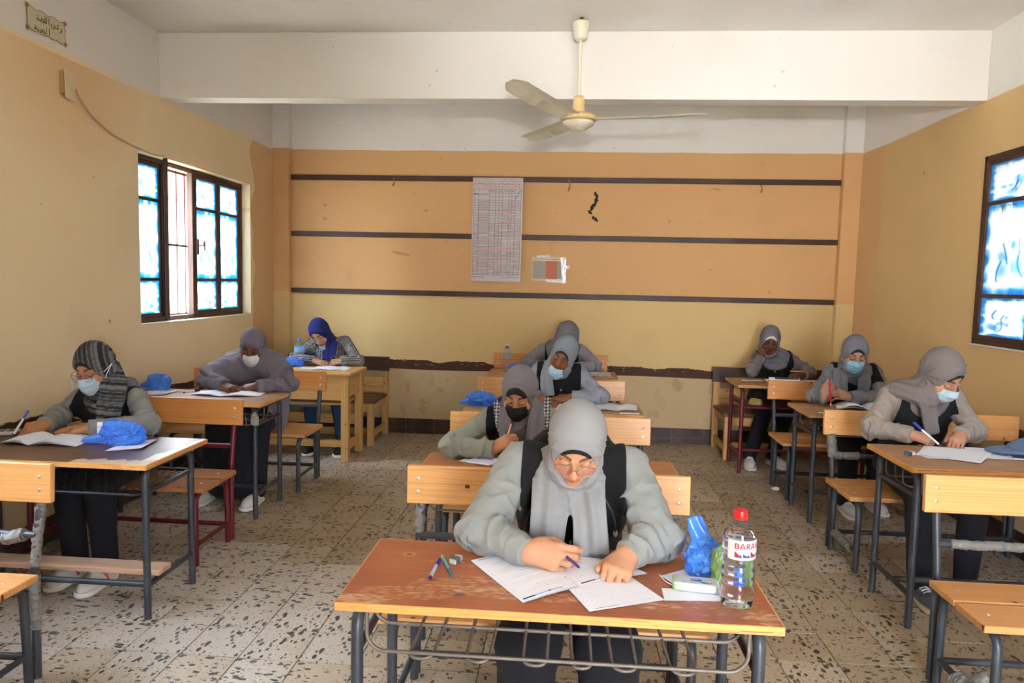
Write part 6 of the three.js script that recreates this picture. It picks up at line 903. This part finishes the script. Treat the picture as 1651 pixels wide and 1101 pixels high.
{ const t = thing('scroll_sign', 'painted parchment scroll with Arabic writing high on the left wall', 'sign', [xl + 0.004, 3.0, -4.005], Math.PI / 2);
  const W = 0.3, H = 0.12, s = new THREE.Shape(); s.moveTo(-W / 2, -H / 2); for (let i = 1; i <= 16; i++) s.lineTo(-W / 2 + W * i / 16, -H / 2 + 0.005 * Math.sin(i * 1.7)); for (let i = 0; i <= 6; i++) s.lineTo(W / 2 + 0.004 * Math.sin(i * 2), -H / 2 + H * i / 6); for (let i = 16; i >= 0; i--) s.lineTo(-W / 2 + W * i / 16, H / 2 + 0.006 * Math.sin(i * 1.3)); s.closePath();
  const g = new THREE.ExtrudeGeometry(s, { depth: 0.004, bevelEnabled: false }), map = texture(1024, 448, (c, w, h) => { const r = mulberry(303); c.fillStyle = 'rgb(204,194,160)'; c.fillRect(0, 0, w, h); blotches(c, w, h, 20, ['170,160,120', '226,216,186'], 40, 160, 0.3, r); c.strokeStyle = '#1c1a16'; c.lineWidth = 17; c.lineCap = c.lineJoin = 'round'; c.fillStyle = '#1c1a16';
    const st = (...p) => { c.beginPath(); c.moveTo(p[0], p[1]); for (let i = 2; i + 3 < p.length; i += 4) c.quadraticCurveTo(p[i], p[i + 1], p[i + 2], p[i + 3]); c.stroke(); }, dotAt = (x, y) => { c.beginPath(); c.arc(x, y, 10, 0, 6.3); c.fill(); };
    st(930, 150, 940, 215, 870, 232); st(845, 110, 770, 130, 830, 168, 860, 190, 760, 190); st(760, 190, 740, 190, 735, 150, 735, 232, 670, 226, 625, 220, 640, 160); dotAt(688, 150); // first word
    st(575, 70, 572, 130, 574, 196); st(515, 70, 520, 196, 490, 196, 470, 196, 470, 70); st(470, 70, 470, 190, 440, 196, 420, 196, 400, 196); st(400, 196, 440, 140, 390, 142, 350, 150, 365, 196); st(365, 196, 300, 196, 285, 160, 250, 150, 250, 200, 290, 215, 300, 170); dotAt(392, 108); dotAt(262, 118); dotAt(294, 118); // second word
    st(575, 262, 572, 320, 574, 396); st(500, 262, 505, 390, 480, 392, 440, 392, 420, 392); st(420, 392, 470, 340, 410, 338, 370, 345, 395, 392, 370, 392, 350, 380); st(350, 350, 355, 410, 310, 425); st(300, 392, 290, 392, 286, 352); st(286, 392, 230, 392, 226, 352); st(226, 352, 180, 352, 180, 392, 215, 405, 226, 365); dotAt(290, 425); dotAt(262, 425); dotAt(238, 425); dotAt(190, 318); dotAt(222, 318); }, W, H * 1.1);
  for (let i = 0; i < g.attributes.position.count; i++) g.attributes.uv.setXY(i, g.attributes.position.getX(i) + W / 2, g.attributes.position.getY(i) + H * 0.55);
  mesh('parchment', g, std(0xffffff, 0.7, { map }), t); const edge = std(0xa06a52, 0.7), out = s.getPoints().map(p => [p.x, p.y, 0.004]); mesh('outline', pipe([...out, out[0]], 0.0016, 0.001, 5), std(0x6a6048, 0.8), t);
  for (const [x, y] of [[-W / 2, H / 2], [W / 2, H / 2], [-W / 2, -H / 2], [W / 2, -H / 2]]) mesh('curl', pipe(Array.from({ length: 15 }, (_, i) => { const a = i * 0.75, q = 0.017 - 0.001 * i; return [x + Math.cos(a) * q * 0.8, y + Math.sin(a) * q, 0.005]; }), 0.002, 0.002, 6), edge, t); }
{ const t = thing('blank_plate', 'loose blank cover plate on the left wall with a cable leaving it', 'cover', [xl, 2.705, -4.155], Math.PI / 2); const g = box(0.105, 0.165, 0.008, 0.003), p = g.attributes.position; for (let i = 0; i < p.count; i++) p.setX(i, p.getX(i) * (1 + 0.9 * (p.getY(i)) / 0.5) + 0.02 * (p.getY(i) / -0.16)); move(g, 0, 0, 0.03, 0.06, 0.12, -0.06); mesh('plate', g, std(0xdcc7a2, 0.6), t); mesh('box', move(box(0.08, 0.13, 0.026, 0.003), -0.012, 0.01, 0.013), std(0xb89a6a, 0.9), t); mesh('screw', move(dome(0.005), 0.03, -0.06, 0.036), M.bolt, t); }
tag(mesh('wall_cable', pipe([[xl + 0.02, 2.697, -4.215], [xl + 0.012, 2.645, -4.276], [xl + 0.012, 2.575, -4.371], [xl + 0.012, 2.51, -4.552], [xl + 0.01, 2.478, -4.75], [xl + 0.008, 2.466, -4.913], [xl + 0.012, 2.452, -5.04], [xl + 0.006, 2.468, -5.18]], 0.006, 0.06, 8), std(0xc9b184, 0.7)), 'thin cable sagging along the left wall to the window', 'cable');
{ const t = thing('switch_box', 'pale switch box on the left wall behind the striped headscarf', 'switch', [xl, 0.9, -4.15], Math.PI / 2); mesh('box', move(box(0.09, 0.1, 0.03, 0.005), 0, 0, 0.015), std(0xd8d0b8, 0.5), t); mesh('rocker', move(box(0.02, 0.035, 0.008, 0.002), 0, 0, 0.032), std(0xeae6d8, 0.4), t); }
for (const [i, x, y, h] of [[0, -1.776, 2.58, 0.085], [1, -0.006, 2.565, 0.11], [2, 1.862, 2.555, 0.075]]) { const t = thing('hanging_tag', ['pinned scrap hanging from the top rail left of the timetable', 'pinned scrap hanging from the top rail right of the timetable', 'pinned scrap hanging near the right end of the top rail'][i], 'scrap', [x, y, zb + 0.032]); mesh('pin', move(dome(0.01), 0, h * 0.4, 0), std(0xb05a64, 0.5), t); mesh('strip', pipe([[0, h * 0.4, 0.006], [0.008, h * 0.1, 0.012], [0.002, -h * 0.3, 0.012], [-0.006, -h * 0.5, 0.008]], 0.009, 0.01, 7, (s) => 0.6 + 0.5 * s), std(0xa07850, 0.8), t); }

// packing tape on frames
const tp = (n, s, f) => { const b = benches[n], x = s * b.xi; f(b.t, x); };
tp(7, -1, (t, x) => { tapeWrap(t, line([x + 0.05, 0.57, 0.03], [-x, 0.57, 0.03], 30), 0.0178, 1); tapeWrap(t, line([x, 0.115, 0.33], [x, 0.115, 0.25], 8), 0.034, 2); tapeWrap(t, [[x + 0.02, 0.125, 0.3], [x + 0.05, 0.15, 0.3], [x + 0.07, 0.16, 0.3]], 0.022, 3); });
tp(8, -1, (t, x) => { tapeWrap(t, line([x, 0.7, 0.0], [x, 0.56, 0.03], 12), 0.026, 4); tapeWrap(t, line([x + 0.01, 0.57, 0.03], [x + 0.16, 0.57, 0.03], 12), 0.022, 5); tapeWrap(t, line([x, 0.115, 0.4], [x, 0.115, 0.14], 16), 0.024, 6); });
tp(4, 1, (t, x) => { tapeWrap(t, line([x, 0.69, 0.0], [x, 0.45, 0.045], 20), 0.018, 7); tapeWrap(t, line([x, 0.42, 0.047], [x, 0.2, 0.05], 20), 0.018, 8); tapeWrap(t, line([x - 0.05, 0.57, 0.03], [x - 0.13, 0.55, 0.035], 8), 0.024, 9); });
tp(0, -1, (t, x) => tapeWrap(t, line([x, 0.69, 0.0], [x, 0.58, 0.025], 10), 0.019, 10));
tp(0, 1, (t, x) => tapeWrap(t, line([x, 0.69, 0.0], [x, 0.5, 0.035], 14), 0.019, 11));

renderer.render(scene, camera);
